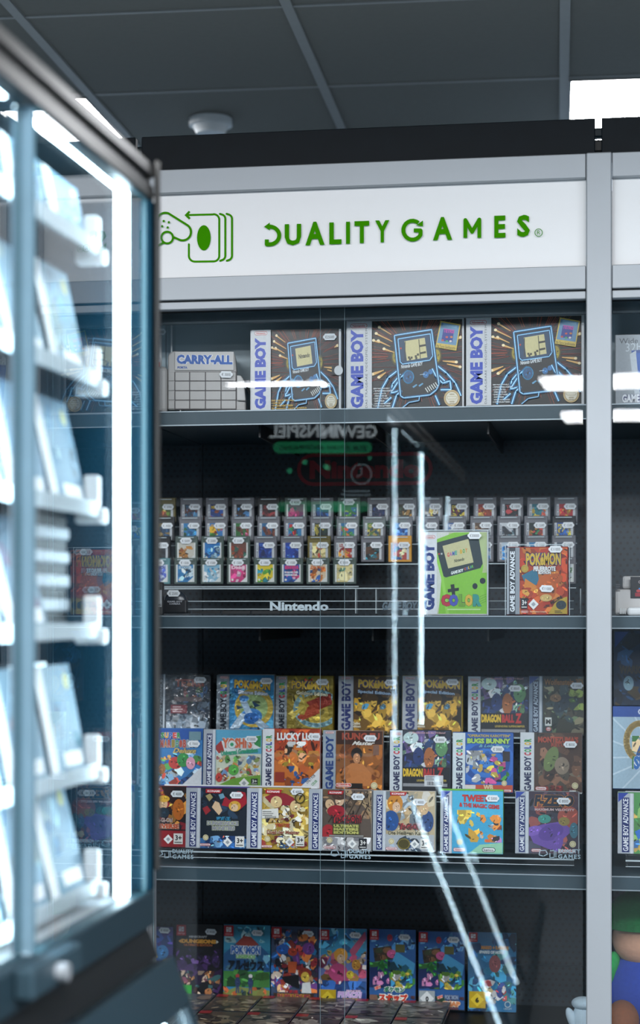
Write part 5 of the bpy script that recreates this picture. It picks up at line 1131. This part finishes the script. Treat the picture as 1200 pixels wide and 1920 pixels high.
# big boxed console and boxed game in clear cases at the front of the second shelf
GC_ROP = (770, 980, 3.636)
YG = SF + .03
def gcol(k):
    k.r(62, 62, 526, 606, 'c8ccc4'); k.clip = (62, 62, 524, 604)
    k.g([(180, 604), (240, 320), (260, 62), (526, 62), (526, 604)], 'a8b884'); k.g([(190, 604), (210, 350), (526, 330), (526, 604)], '78b830'); k.r(330, 440, 526, 604, '70b428')
    k.g([(138, 120), (300, 62), (455, 62), (500, 290), (490, 340), (526, 604), (240, 604), (205, 350)], '7cb83a')
    k.g([(158, 140), (180, 128), (440, 62), (470, 110), (496, 270), (480, 300), (240, 362), (215, 350)], '26343a'); k.g([(216, 152), (396, 106), (432, 262), (256, 302)], 'bcb88c')
    k.g([(140, 118), (158, 112), (225, 360), (262, 604), (240, 604), (205, 360)], '8cc84c')
    k.clip = None
    for i, (c, q) in enumerate(zip('GAME BOY', ['c8504c', 'b05a9a', '3a5ab0', '3a9a8a', '', 'c8a030', '4a9a4a', 'c88a3c'])):
        if q: k.t(c, 248+i*18, 196-i*4, 264+i*18, 224-i*4, q, .05)
    k.t('Nintendo', 298, 234, 368, 256, '3c4434', .03, slope=-.2); k.t('GAME BOY', 275, 312, 362, 334, 'dce4e0', .05, slope=-.24)
    for i, (c, q) in enumerate(zip('COLOR', ['d05a5c', '5a7ac8', 'd8c050', '5ab0a0', '6ab84c'])): k.t(c, 368+i*13, 296-i*4, 380+i*13, 314-i*4, q, .05)
    k.e(192, 205, 6, 5, 'c03a3c'); k.r(204, 198, 216, 210, 'a8b0ac')
    k.g([(252, 440), (330, 430), (330, 450), (254, 462)], '1c2428'); k.g([(272, 410), (298, 406), (306, 484), (284, 488)], '1c2428'); k.e(442, 420, 18, 20, '16202c'); k.e(495, 385, 20, 20, '16202c')
    for i in range(5):
        for j in range(4): k.e(478+i*9, 490+j*16-i*4, 2.4, 2.4, '35661c')
    for i, (c, q, a, b) in enumerate(zip('COLOR', ['b02c3c', '4450a8', '6a9a34', 'c8a838', '2f8a80'], (206, 262, 330, 372, 428), (272, 326, 372, 426, 488))):
        k.t(c, a, 474, b, 554, q, .09, 0, '3c2c34', .03)
    k.r(250, 571, 480, 578, 'c0dca0')
    k.r(62, 62, 178, 606, 'd0d4d8'); k.g([(160, 62), (200, 62), (160, 360)], 'c4c8c0') if False else None
    k.nin(78, 80, 166, 104, 'dcdcdc'); k.v('GAME BOY', 82, 132, 162, 580, '1d3478', .065)
gbox('handheld_console_box', 'white and lime green boxed handheld in a clear case on the second shelf', (787.5, 996, 914.5, 1147.5), YG, .05, GC_ROP, 'white_card', gcol, [(890.5, 1004.5, '€30000')], case=.0018, zbot=Z2T+.001, cat='console box')
def fire(k):
    k.r(652, 165, 1074, 606, 'b04020'); k.clip = (740, 167, 1072, 604); k.b(740, 167, 1072, 604, 60, 46, ['b8441f', 'c85c28', 'a03018', 'd07a34', '8c2814'], 131)
    k.g([(755, 350), (860, 300), (880, 400), (800, 440)], '2f6a84'); k.g([(780, 370), (860, 420), (870, 480), (760, 500)], 'c87a2c'); k.e(930, 430, 70, 90, 'b85c24'); k.e(925, 498, 42, 24, 'c8a868'); k.e(995, 370, 46, 34, 'b05422'); k.b(760, 430, 880, 500, 8, 26, ['d8a048', 'b84424'], 5)
    k.g([(940, 604), (1000, 510), (1072, 490), (1072, 604)], 'b89a30'); k.e(1030, 545, 36, 30, '28343c'); k.clip = None
    poke(k, 785, 200, 1028, 285, -.02); k.t('FEUERROTE', 838, 290, 992, 322, 'dcdcdc', .06, 0, '3c1c18', .08); k.t('EDITION', 872, 320, 958, 342, 'dcdcdc', .06, 0, '3c1c18', .08)
    k.seal(778, 305, 26, 'b89a3c'); k.age(750, 500, 796, 570, '3+', '20242a', 'e0e0dc'); k.dia(838, 540, 36); k.nin(750, 582, 802, 596, 'b04030', 'e8d8d0'); k.t('The Pokémon Company', 812, 584, 930, 596, 'e8d0b0', .02); k.t('INKLUSIVE', 952, 500, 1040, 524, '24201c', .05, rot=-28); lines(k, 985, 582, 1050, 2, 10, '4a4020', 5)
    k.r(652, 165, 742, 606, '30343c'); k.r(712, 165, 742, 606, '8a929a'); k.r(652, 165, 668, 606, '9aa2aa'); k.v('GAME BOY ADVANCE', 674, 190, 708, 590, 'e0e6ec', .04)
gbox('game_box', 'orange-red boxed game with yellow title in a clear case on the second shelf', (950, 1025, 1066, 1147.5), YG, .024, GC_ROP, 'red_card', fire, [(1042, 1030, '€11000')], case=.0030, zbot=Z2T+.001)
o = [x for x in bpy.data.objects if x.name.startswith('game_box')][-1]
fr_box = [x for x in COL.objects if x.get('label', '').startswith('orange-red boxed game with yellow title')][0]
price_tag(fr_box, .018, .052, '€11000', -.0085, .05)

# small dark things at the left end of the second shelf
q = P(296, 1147, YG+.01)
t = empty('memory_pack', (q.x, q.y, Z2T), label='black memory pack with white label at the left end of the second shelf', cat='memory pack')
bm = bmesh.new(); badd(bm, -.016, 0, .001, .010, .016, .068, .003, 2); link('pack_shell', finish(bm, 'pack_shell', 'cart_black'), t)
k = Ink((0, 0, 20, 40), .018, .034); k.r(0, 0, 20, 40, 'c8ccd0'); k.t('NIG', 8, 33, 19, 38, '20242a', .05); link('pack_label', k.mesh('pack_label', 'sticker'), t, (-.001, 0, .018))
q = P(328, 1146, YG+.04)
t = empty('camera_cartridge', (q.x, q.y, Z2T+.0045), label='dark dome-topped camera cartridge with price tag beside the memory pack', cat='cartridge')
bm = bmesh.new(); badd(bm, -.024, 0, 0, .024, .018, .028, .003, 2); link('cartridge_shell', finish(bm, 'cartridge_shell', 'cart_black'), t)
bm = bmesh.new(); bmesh.ops.create_uvsphere(bm, u_segments=20, v_segments=12, radius=.0235); bmesh.ops.delete(bm, geom=[v for v in bm.verts if v.co.z < -.001], context='VERTS'); bmesh.ops.scale(bm, vec=(1, .5, .85), verts=bm.verts[:])
link('dome', finish(bm, 'dome', 'case_blue', True), t, (0, .009, .027))
k = Ink((0, 0, 50, 14), .034, .008); k.t('GAME BOY', 2, 0, 48, 6, 'b8bcc4', .02); k.t('CAMERA', 8, 8, 42, 14, 'b8bcc4', .02); link('moulded_text', k.mesh('moulded_text', 'sticker'), t, (0, -.0005, .018))
price_tag(t, -.002, .041, '€ 2500', -.004)
# console and pad right of the post
q0 = P(1153, 1147, YG+.02)
t = empty('game_console', (q0.x+.10, YG+.02, Z2T), label='light grey game console with dark label, second shelf right of the post', cat='game console')
bm = bmesh.new(); badd(bm, -.10, 0, .0, .10, .18, .052, .006, 2); link('console_body', finish(bm, 'console_body', 'pale_plastic'), t)
bm = bmesh.new(); badd(bm, -.086, .012, .0525, .086, .17, .078, .005, 2); link('console_top', finish(bm, 'console_top', 'pale_plastic'), t)
for i in range(4): box('vent', -.098, -.0005, .060-i*.004, -.090, .0003, .0615-i*.004, 'groove', t)
k = Ink((0, 0, 100, 46), .11, .042); k.r(0, 0, 100, 46, '16161c'); k.nin(14, 8, 40, 14, '16161c', 'c8b8b8'); k.t('SUPER', 60, 8, 92, 16, 'b8bcc8', .03); k.r(8, 34, 60, 42, '8c1c2c')
for a, b, c in ((18, 26, '3a7ab0'), (22, 22, 'c8b03a'), (14, 30, 'b03a3c'), (26, 28, '3a9a5a')): k.e(a, b, 4, 3, c)
link('console_label', k.mesh('console_label', 'sticker'), t, (-.015, -.001, .034))
t2 = empty('game_pad', (q0.x+.085, YG-.004, Z2T), label='pale game controller lying in front of the grey console', cat='game controller')
bm = bmesh.new(); badd(bm, -.062, -.014, .0, .062, .012, .017, .006, 3); link('pad_body', finish(bm, 'pad_body', 'white'), t2)
k = Ink((0, 0, 60, 10), .05, .009); k.r(0, 0, 60, 10, '8a929a'); link('pad_plate', k.mesh('pad_plate', 'sticker'), t2, (-.01, -.0145, .004))
for i in range(4): box('cable_rib', -.0760+i*.0032, -.006, .003, -.0738+i*.0032, .006, .015, 'white', t2, .0008)

# ------------------------------------------------------------------ bottom shelf: upright and flat game cases
YS_ = YB-.105
SS = (160, 1620, 2.2222); S3 = (320, 1720, 4.0); S6 = (590, 1720, 3.0769)
GS = 'upright game cases on the bottom shelf'
def swcase(label, bb, crop, draw, tags=()):
    uc = (bb[0]+bb[2])/2; a, b = P(bb[0], bb[3], YS_), P(bb[2], bb[3], YS_); wd = b.x-a.x; h = P(uc, bb[1], YS_).z - Z4T - .0005
    t = empty('game_case', ((a.x+b.x)/2, YS_, Z4T+.0005), 0, math.radians(2.5), label, 'game case', GS)
    box('case_shell', -wd*.495, 0, 0, wd*.495, .011, h, 'case_blue', t, .0015)
    bb2 = (bb[0], bb[1], bb[2], bb[3])
    k = Ink(bb2, wd*.99, h, crop, y=-.0003); draw(k); link('cover_print', k.mesh('cover_print', 'print'), t)
    for u, v, tx in tags: price_tag(t, (u-uc)/(bb[2]-bb[0])*wd, (bb[3]-v)/(bb[3]-bb[1])*h, tx, -.004, .03, .95)
    return t
def sw1(k):
    k.r(60, 255, 178, 560, '5a3420'); k.clip = (24, 258, 176, 556); k.b(24, 258, 176, 556, 30, 26, ['6a3a24', '8a4a28', '4a2c3c', 'b86a30', '3c2a34'], 141); k.r(24, 400, 176, 480, '3a2c18'); k.clip = None
    k.t('POKéMON', 70, 420, 118, 440, 'c0a040', .05); k.t('KARMESIN', 25, 448, 138, 474, 'c89a34', .05, 0, '8a2c24', .06); k.r(22, 490, 46, 535, 'c8a82c'); k.b(60, 485, 170, 550, 6, 20, ['b8302c', '2c2424', 'd8d0c8'], 3)
swcase('crimson and gold game case, leftmost upright case on the bottom shelf', (166, 1737, 241.5, 1871), SS, sw1)
def sw2(k):
    k.r(186, 262, 364, 560, '3a3270'); k.clip = (190, 264, 362, 556); k.b(190, 264, 362, 556, 24, 46, ['43387c', '322a62', '4c3c80', '28407c'], 142); k.g([(245, 300), (275, 280), (300, 340), (345, 360), (330, 400), (240, 400)], '2c5a9a'); k.g([(255, 320), (280, 330), (300, 385), (270, 395)], 'c0ae50'); k.e(320, 365, 26, 30, '3a78b0'); k.r(190, 410, 362, 480, '2c2820'); k.e(212, 405, 18, 14, '9a8430'); k.e(338, 405, 18, 14, '9a8430'); k.clip = None
    k.t('POKéMON', 232, 424, 312, 442, 'b8b04a', .05); k.t('PURPUR', 206, 452, 334, 474, '1c1a2c', .05, 0, 'a89438', .08); k.b(192, 490, 360, 552, 8, 22, ['3a2c6a', '2c5a9a', '1c1c3c'], 3)
swcase('violet and blue game case with gold title band, second upright case on the bottom shelf', (244, 1737.5, 323.5, 1873), SS, sw2, [(308, 1744, '€ 4500')])
def sw3(k):
    k.r(36, 55, 388, 615, '0e1016'); k.clip = (38, 58, 386, 613); k.b(38, 230, 386, 613, 30, 50, ['141420', '241a34', '1a1428', '3a2450'], 143); k.b(60, 280, 370, 340, 10, 24, ['5a3c7a', '6a4c8a', '3c2858'], 4); k.b(60, 390, 380, 600, 40, 26, ['4a2c24', '8a5a38', '2c2c3c', 'a8744a', '3c3444', '6a3c4c', 'b8a08a', '2c4a4c'], 6); k.clip = None
    nsw(k, 40, 62, 112, 138); k.t('MINECRAFT', 135, 136, 272, 152, 'a8a8a8', .06); k.t('DUNGEONS', 78, 162, 342, 192, 'c89038', .07); k.g([(56, 178), (76, 165), (76, 192)], 'c89038'); k.g([(360, 178), (342, 165), (342, 192)], 'c8c8c0'); k.t('ULTIMATE EDITION', 98, 196, 312, 212, 'a8602c', .04)
    k.r(38, 494, 158, 602, '24902c'); k.t('12', 78, 540, 122, 578, '102014', .05); k.r(200, 592, 268, 612, '281c18'); k.t('6-19-20', 208, 597, 262, 607, 'b8a890'); k.r(315, 585, 352, 610, '8a3a6a')
swcase('dark game case with orange title and green 12 mark, third upright on the bottom shelf', (329, 1733, 416.8, 1875), S3, sw3, [(395, 1746.5, '€ 4500')])
def sw4(k):
    k.r(392, 60, 746, 620, '2f7a9c'); k.clip = (394, 62, 744, 618); k.r(394, 62, 744, 240, '3a8aa8'); k.b(400, 70, 740, 190, 12, 34, ['7ab0bc', '4a9ab4', '2c7090', 'a0c4c8'], 7); k.g([(394, 270), (470, 205), (545, 140), (600, 145), (680, 215), (744, 270), (744, 400), (394, 400)], '2c5a88'); k.g([(480, 200), (545, 138), (600, 145), (660, 200), (570, 215)], '8a3c34'); k.b(394, 270, 744, 390, 14, 40, ['6aa0b8', '2c5a88', '3a7aa0'], 8)
    k.r(394, 390, 744, 500, '3c7a3c'); k.b(394, 380, 744, 500, 14, 44, ['3a6a34', '4c8a40', '2c5a34'], 9); k.g([(394, 540), (500, 500), (744, 520), (744, 620), (394, 620)], '7a8448'); k.b(394, 500, 744, 618, 30, 26, ['3a4a2c', '8a8a4c', '2c3a34', 'a85a34', '4a6a80'], 10)
    for x, c in ((502, '9a3c3c'), (600, 'c8c8c8')): k.e(x, 422, 15, 14, c); k.e(x, 468, 20, 36, '2c3c5c'); k.l([(x-6, 500), (x-10, 545)], 9, '3c4c6c'); k.l([(x+6, 500), (x+10, 545)], 9, '3c4c6c')
    k.clip = None; nsw(k, 396, 66, 468, 142); k.t('POKéMON', 452, 208, 672, 268, '2f62a8', .06, 0, 'd8e4e8', .09); k.t('LEGENDS', 490, 272, 636, 298, '7ab86a', .06, 0, 'e0e8e4', .09); k.t('アルセウス', 430, 308, 700, 384, '14202c', .06); k.r(396, 578, 430, 612, 'd0d4d4'); k.t('A', 402, 584, 424, 607, '20242a', .04)
swcase('sky blue and green game case with red mountain, fourth upright on the bottom shelf', (418, 1735, 505.8, 1876), S3, sw4, [(482, 1748.5, '€ 7000')])
def sw5(k):
    k.r(750, 72, 1104, 632, '3a4a64'); k.clip = (752, 76, 1102, 630); k.b(752, 90, 1102, 540, 120, 36, ['2f62a0', 'b0443c', '1c2434', 'c8b8a8', '6a4080', 'c8743c', 'd8d8d8', '8a2c34', '3c3c50', '2c7ab0', 'd0a878'], 151); k.e(840, 235, 50, 36, '2a5ca8'); k.e(1035, 225, 46, 44, '6a3c80'); k.e(915, 250, 36, 30, 'a8402c'); k.g([(880, 320), (950, 320), (940, 400), (885, 400)], 'c05a34'); k.g([(830, 430), (960, 410), (970, 510), (860, 470)], '14161c'); k.e(1010, 400, 50, 40, '8a3428'); k.e(1012, 425, 32, 36, 'd0b048'); k.g([(990, 470), (1050, 460), (1060, 540), (985, 540)], 'd0d4d4')
    k.g([(770, 545), (1080, 545), (1060, 610), (920, 630), (800, 600)], '3c2c24'); k.clip = None; k.t('遊戯王', 860, 520, 960, 545, 'b8302c', .05); k.t('RUSH DUEL', 800, 550, 1060, 598, '8a2c44', .05, .1, 'c89a3c', .09); nsw(k, 756, 78, 830, 154); k.r(754, 592, 790, 626, 'd0d4d4'); k.t('A', 762, 598, 784, 620, '20242a', .04)
swcase('game case crowded with red, blue and purple shapes, fifth upright on the bottom shelf', (507.2, 1738, 596, 1879), S3, sw5, [(577, 1750, '€ 2500')])
def sw6(k):
    k.r(20, 66, 300, 505, '6a7ab0'); k.clip = (22, 68, 298, 503); k.r(22, 68, 298, 220, '3a8ab0'); k.b(22, 68, 298, 200, 14, 34, ['4a9abc', '2f6a9c', '7ab4c8'], 161); k.g([(200, 190), (290, 80), (298, 120), (220, 230)], 'a8506c'); k.b(22, 190, 298, 400, 36, 30, ['c8b060', 'b0506a', 'd0b8a0', '8a6a3c', 'c86a80', '8a3a5c', 'd8c8c0'], 162); k.e(150, 215, 40, 40, 'd0943c'); k.e(150, 235, 22, 26, 'd8b494'); k.e(135, 310, 56, 50, 'b84a78'); k.e(240, 265, 26, 30, 'c08a3c'); k.e(205, 320, 22, 22, 'd0b83c')
    k.r(22, 375, 298, 503, '28407c'); k.b(22, 355, 298, 420, 12, 44, ['2f5a9c', '3a6ab0', '28407c'], 163); k.clip = None; nsw(k, 24, 74, 82, 132); k.t('PRINCESS', 184, 404, 268, 418, 'd8b8d0', .05); k.t('PEACH', 132, 414, 274, 448, 'c8a8d8', .07, .1, 'f0e8f0', .05); k.t('SHOWTIME!', 162, 450, 262, 466, 'd0a03c', .06)
    k.r(26, 406, 124, 502, 'b89a20'); k.dia(75, 453, 40, 'd8bc34', 'd8bc34'); k.t('6', 64, 440, 86, 472, '20200c', .06)
swcase('pink and blue game case with yellow 6 mark, sixth upright on the bottom shelf', (596.8, 1741, 687, 1884), S6, sw6, [(666, 1753, '€ 4800')])
def snap(k, dx, dy, jp):
    X = lambda x: x+dx; Z = lambda y: y+dy
    k.r(X(314), Z(72), X(582), Z(515), '2c5a94'); k.clip = (X(316), Z(74), X(580), Z(513)); k.b(X(316), Z(74), X(580), Z(200), 16, 36, ['2f62a0', '244a80', '4a8ac0', '6aa0c8'], 171); k.g([(X(335), Z(180)), (X(440), Z(165)), (X(450), Z(240)), (X(345), Z(255))], '3a3028'); k.b(X(340), Z(175), X(445), Z(245), 8, 20, ['4a3a30', '6a4a34', '2c3424'], 3); k.e(X(445), Z(210), 30, 24, 'c05a8a'); k.e(X(432), Z(120), 16, 20, 'a83a4c'); k.g([(X(470), Z(195)), (X(580), Z(260)), (X(570), Z(320)), (X(440), Z(270))], '4a9ac8'); k.r(X(465), Z(155), X(520), Z(200), '5a5a34')
    k.b(X(316), Z(250), X(580), Z(400), 18, 34, ['3a7a3c', '2c5a34', '1c4a5c', '6a9a4c'], 5); k.g([(X(316), Z(290)), (X(420), Z(275)), (X(440), Z(390)), (X(316), Z(400))], '1c2c5c'); k.b(X(350), Z(240), X(420), Z(330), 7, 20, ['2f8a3c', '3a9a48', '257034'], 24); k.b(X(335), Z(310), X(430), Z(385), 9, 20, ['c880b0', 'd898c0', 'b86a9c'], 25)
    k.b(X(440), Z(300), X(565), Z(400), 16, 22, ['c8c8c8', 'c0a844', '6a9a3c', '3a8ab8', 'd0b050'], 26); k.b(X(316), Z(440), X(580), Z(513), 14, 34, ['5a3c44', '7a5a4c', '3c2c38', '2c4a34'], 9); k.clip = None
    nsw(k, X(316), Z(76), X(368), Z(132))
    if jp: k.t('NEW', 346, 390, 384, 408, 'd8482c', .06, 0, 'e8e8e0', .1, rot=-20); k.t('ポケモン', 400, 392, 520, 424, '2c7a5a', .07, 0, 'e4ece8', .14); k.t('スナップ', 368, 432, 538, 478, 'c83a24', .08, 0, 'f0ece0', .16); k.r(316, 472, 340, 508, 'd0d4d4'); k.t('A', 320, 478, 336, 500, '20242a', .04)
    else: k.t('NEW', 708, 450, 742, 466, 'd8482c', .06, 0, 'e8e8e0', .1, rot=-20); k.t('POKéMON', 752, 444, 830, 472, '8a9ab0', .06, 0, '2c3c6a', .1); k.t('SNAP', 738, 480, 842, 512, 'd88a5a', .08, 0, 'f0e4d0', .12); k.r(602, 424, 694, 514, '9aa4a8'); k.dia(648, 468, 42, 'd8dcdc', 'd8dcdc'); k.t('0', 640, 456, 658, 486, '20242a', .06)
swcase('blue game case with Japanese red title, seventh upright on the bottom shelf', (691.5, 1743, 780.5, 1889), S6, lambda k: snap(k, 0, 0, True), [(758, 1757, '€ 3500')])
swcase('blue game case with orange title and white 0 mark, eighth upright on the bottom shelf', (783.2, 1745, 872.5, 1895), S6, lambda k: snap(k, 283, 14, False), [(850, 1762, '€ 4000')])
def sw9(k):
    k.r(882, 90, 1164, 545, '2c6a94'); k.clip = (884, 92, 1162, 543); k.b(884, 92, 1162, 543, 50, 36, ['2f7aa8', '3a94bc', '24507c', '5aa8c8', '1c3c64', '4a8a8c'], 181); k.e(1040, 270, 34, 50, '8a4a4c'); k.b(980, 350, 1110, 500, 16, 24, ['b84a4c', 'c8b080', '3c4c8a', 'd8d8d8'], 5); k.clip = None
    k.t('MARIO + RABBIDS', 960, 166, 1120, 188, 'c0843c', .06); k.t('SPARKS OF HOPE', 948, 194, 1090, 212, 'd8e4e8', .06); nsw(k, 888, 92, 938, 146); k.r(890, 430, 986, 526, 'b89a20'); k.dia(937, 478, 40, 'd8bc34', 'd8bc34'); k.t('6', 926, 464, 948, 496, '20200c', .06); k.ring(1115, 500, 16, 16, 5, 'b8ccd4'); k.t('UBISOFT', 1092, 520, 1140, 530, 'b8ccd4')
swcase('teal-blue game case with yellow 6 mark, rightmost upright on the bottom shelf', (876.5, 1751, 967, 1899), S6, sw9)
# flat cases lying in front of them
cw_ = .1035; x9 = xat(845, YS_-.02)
FC = [['6a6258', '9a948a', '44403c', '7a7268'], ['5a5a54', '9a9a90', '3a3a38', '7a7a70'], ['4a4646', '8a827c', '343234', '9a928a'], ['5c5048', '948878', '3a3430', '7c6c60'], ['5a4a3c', '9a8a74', '34302c', '7a6a54'], ['3c4450', '7a6a60', '8a8478', '2c3038'], ['4c5648', '8a9480', '30362c', '6a7260']]
for r_ in range(2):
    for i in range(7):
        for l_ in range(2):
            x = x9 - cw_*(i+.5) - .0005*i; y1 = YS_-.012 - r_*.172
            lab = 'flat game case %s, %s from the right in the %s flat row' % (('on top', 'underneath')[1-l_], ORD[i], ('rear', 'near')[r_])
            t = empty('flat_game_case', (x, y1-.085, Z4T+.0006+l_*.0116), label=lab, cat='game case', group='flat game cases on the bottom shelf')
            box('case_shell', -cw_*.49, -.0845, 0, cw_*.49, .0845, .0108, 'case_blue', t, .001)
            if l_:
                k = Ink((0, 0, 100, 165), cw_*.94, .163, y=0); c = FC[i]; k.r(0, 0, 100, 165, c[0]); k.b(0, 20, 100, 165, 26, 22, c, 200+i+r_*10); k.r(0, 0, 26, 26, 'a01c24')
                me = k.mesh('cover_print', 'print')
                for v in me.vertices: v.co = (v.co.x, v.co.z-.0815, .0110-v.co.y)
                link('cover_print', me, t)

# soft toys at the right of the bottom shelf
MT['plush_green'] = mat('green_plush', lin('1c8a44'), .95, var=.2, scale=150, bump=.4)
MT['plush_skin'] = mat('tan_plush', lin('c89a80'), .95, var=.12, scale=150, bump=.4)
MT['plush_blue'] = mat('blue_plush', lin('1c3c9a'), .95, var=.2, scale=150, bump=.4)
MT['plush_brown'] = mat('brown_plush', lin('7a4a30'), .95, var=.2, scale=150, bump=.4)
MT['plush_white'] = mat('white_plush', lin('b8ccd8'), .95, var=.1, scale=150, bump=.4)
q = P(1192, 1886, 3.86)
t = empty('soft_toy', (q.x+.012, 3.90, Z4T), label='soft toy with green cap and blue body, bottom shelf right of the post', cat='soft toy')
t.scale = (1.15, 1.1, 1.22)
ball('body', .062, .050, .075, 'plush_blue', t, (0, 0, .072)); ball('head', .052, .047, .046, 'plush_skin', t, (0, -.004, .163))
bm = bmesh.new(); bmesh.ops.create_uvsphere(bm, u_segments=24, v_segments=14, radius=1); bmesh.ops.scale(bm, vec=(.060, .056, .050), verts=bm.verts[:]); bmesh.ops.delete(bm, geom=[v for v in bm.verts if v.co.z < -.012], context='VERTS')
link('cap', finish(bm, 'cap', 'plush_green', True), t, (0, -.002, .197))
bm = bmesh.new(); bmesh.ops.create_cone(bm, cap_ends=True, segments=28, radius1=.060, radius2=.058, depth=.012); link('cap_band', finish(bm, 'cap_band', 'plush_green'), t, (0, -.002, .188))
for s in (-1, 1):
    ball('foot', .030, .046, .034, 'plush_brown', t, (s*.034, -.058, .034)); ball('arm', .020, .022, .046, 'plush_green', t, (s*.066, -.010, .10), (0, s*-.5, 0))
q = P(1085, 1886, 3.80)
t = empty('soft_toy', (q.x+.006, 3.82, Z4T), label='small white plush mitten lying on the bottom shelf at the post', cat='soft toy')
t.scale = (1.25, 1.2, 1.5)
ball('palm', .017, .017, .026, 'plush_white', t, (0, 0, .026)); ball('thumb', .008, .009, .018, 'plush_white', t, (-.015, -.004, .030), (0, -.5, 0)); ball('cuff', .019, .018, .009, 'plush_white', t, (.002, 0, .052))
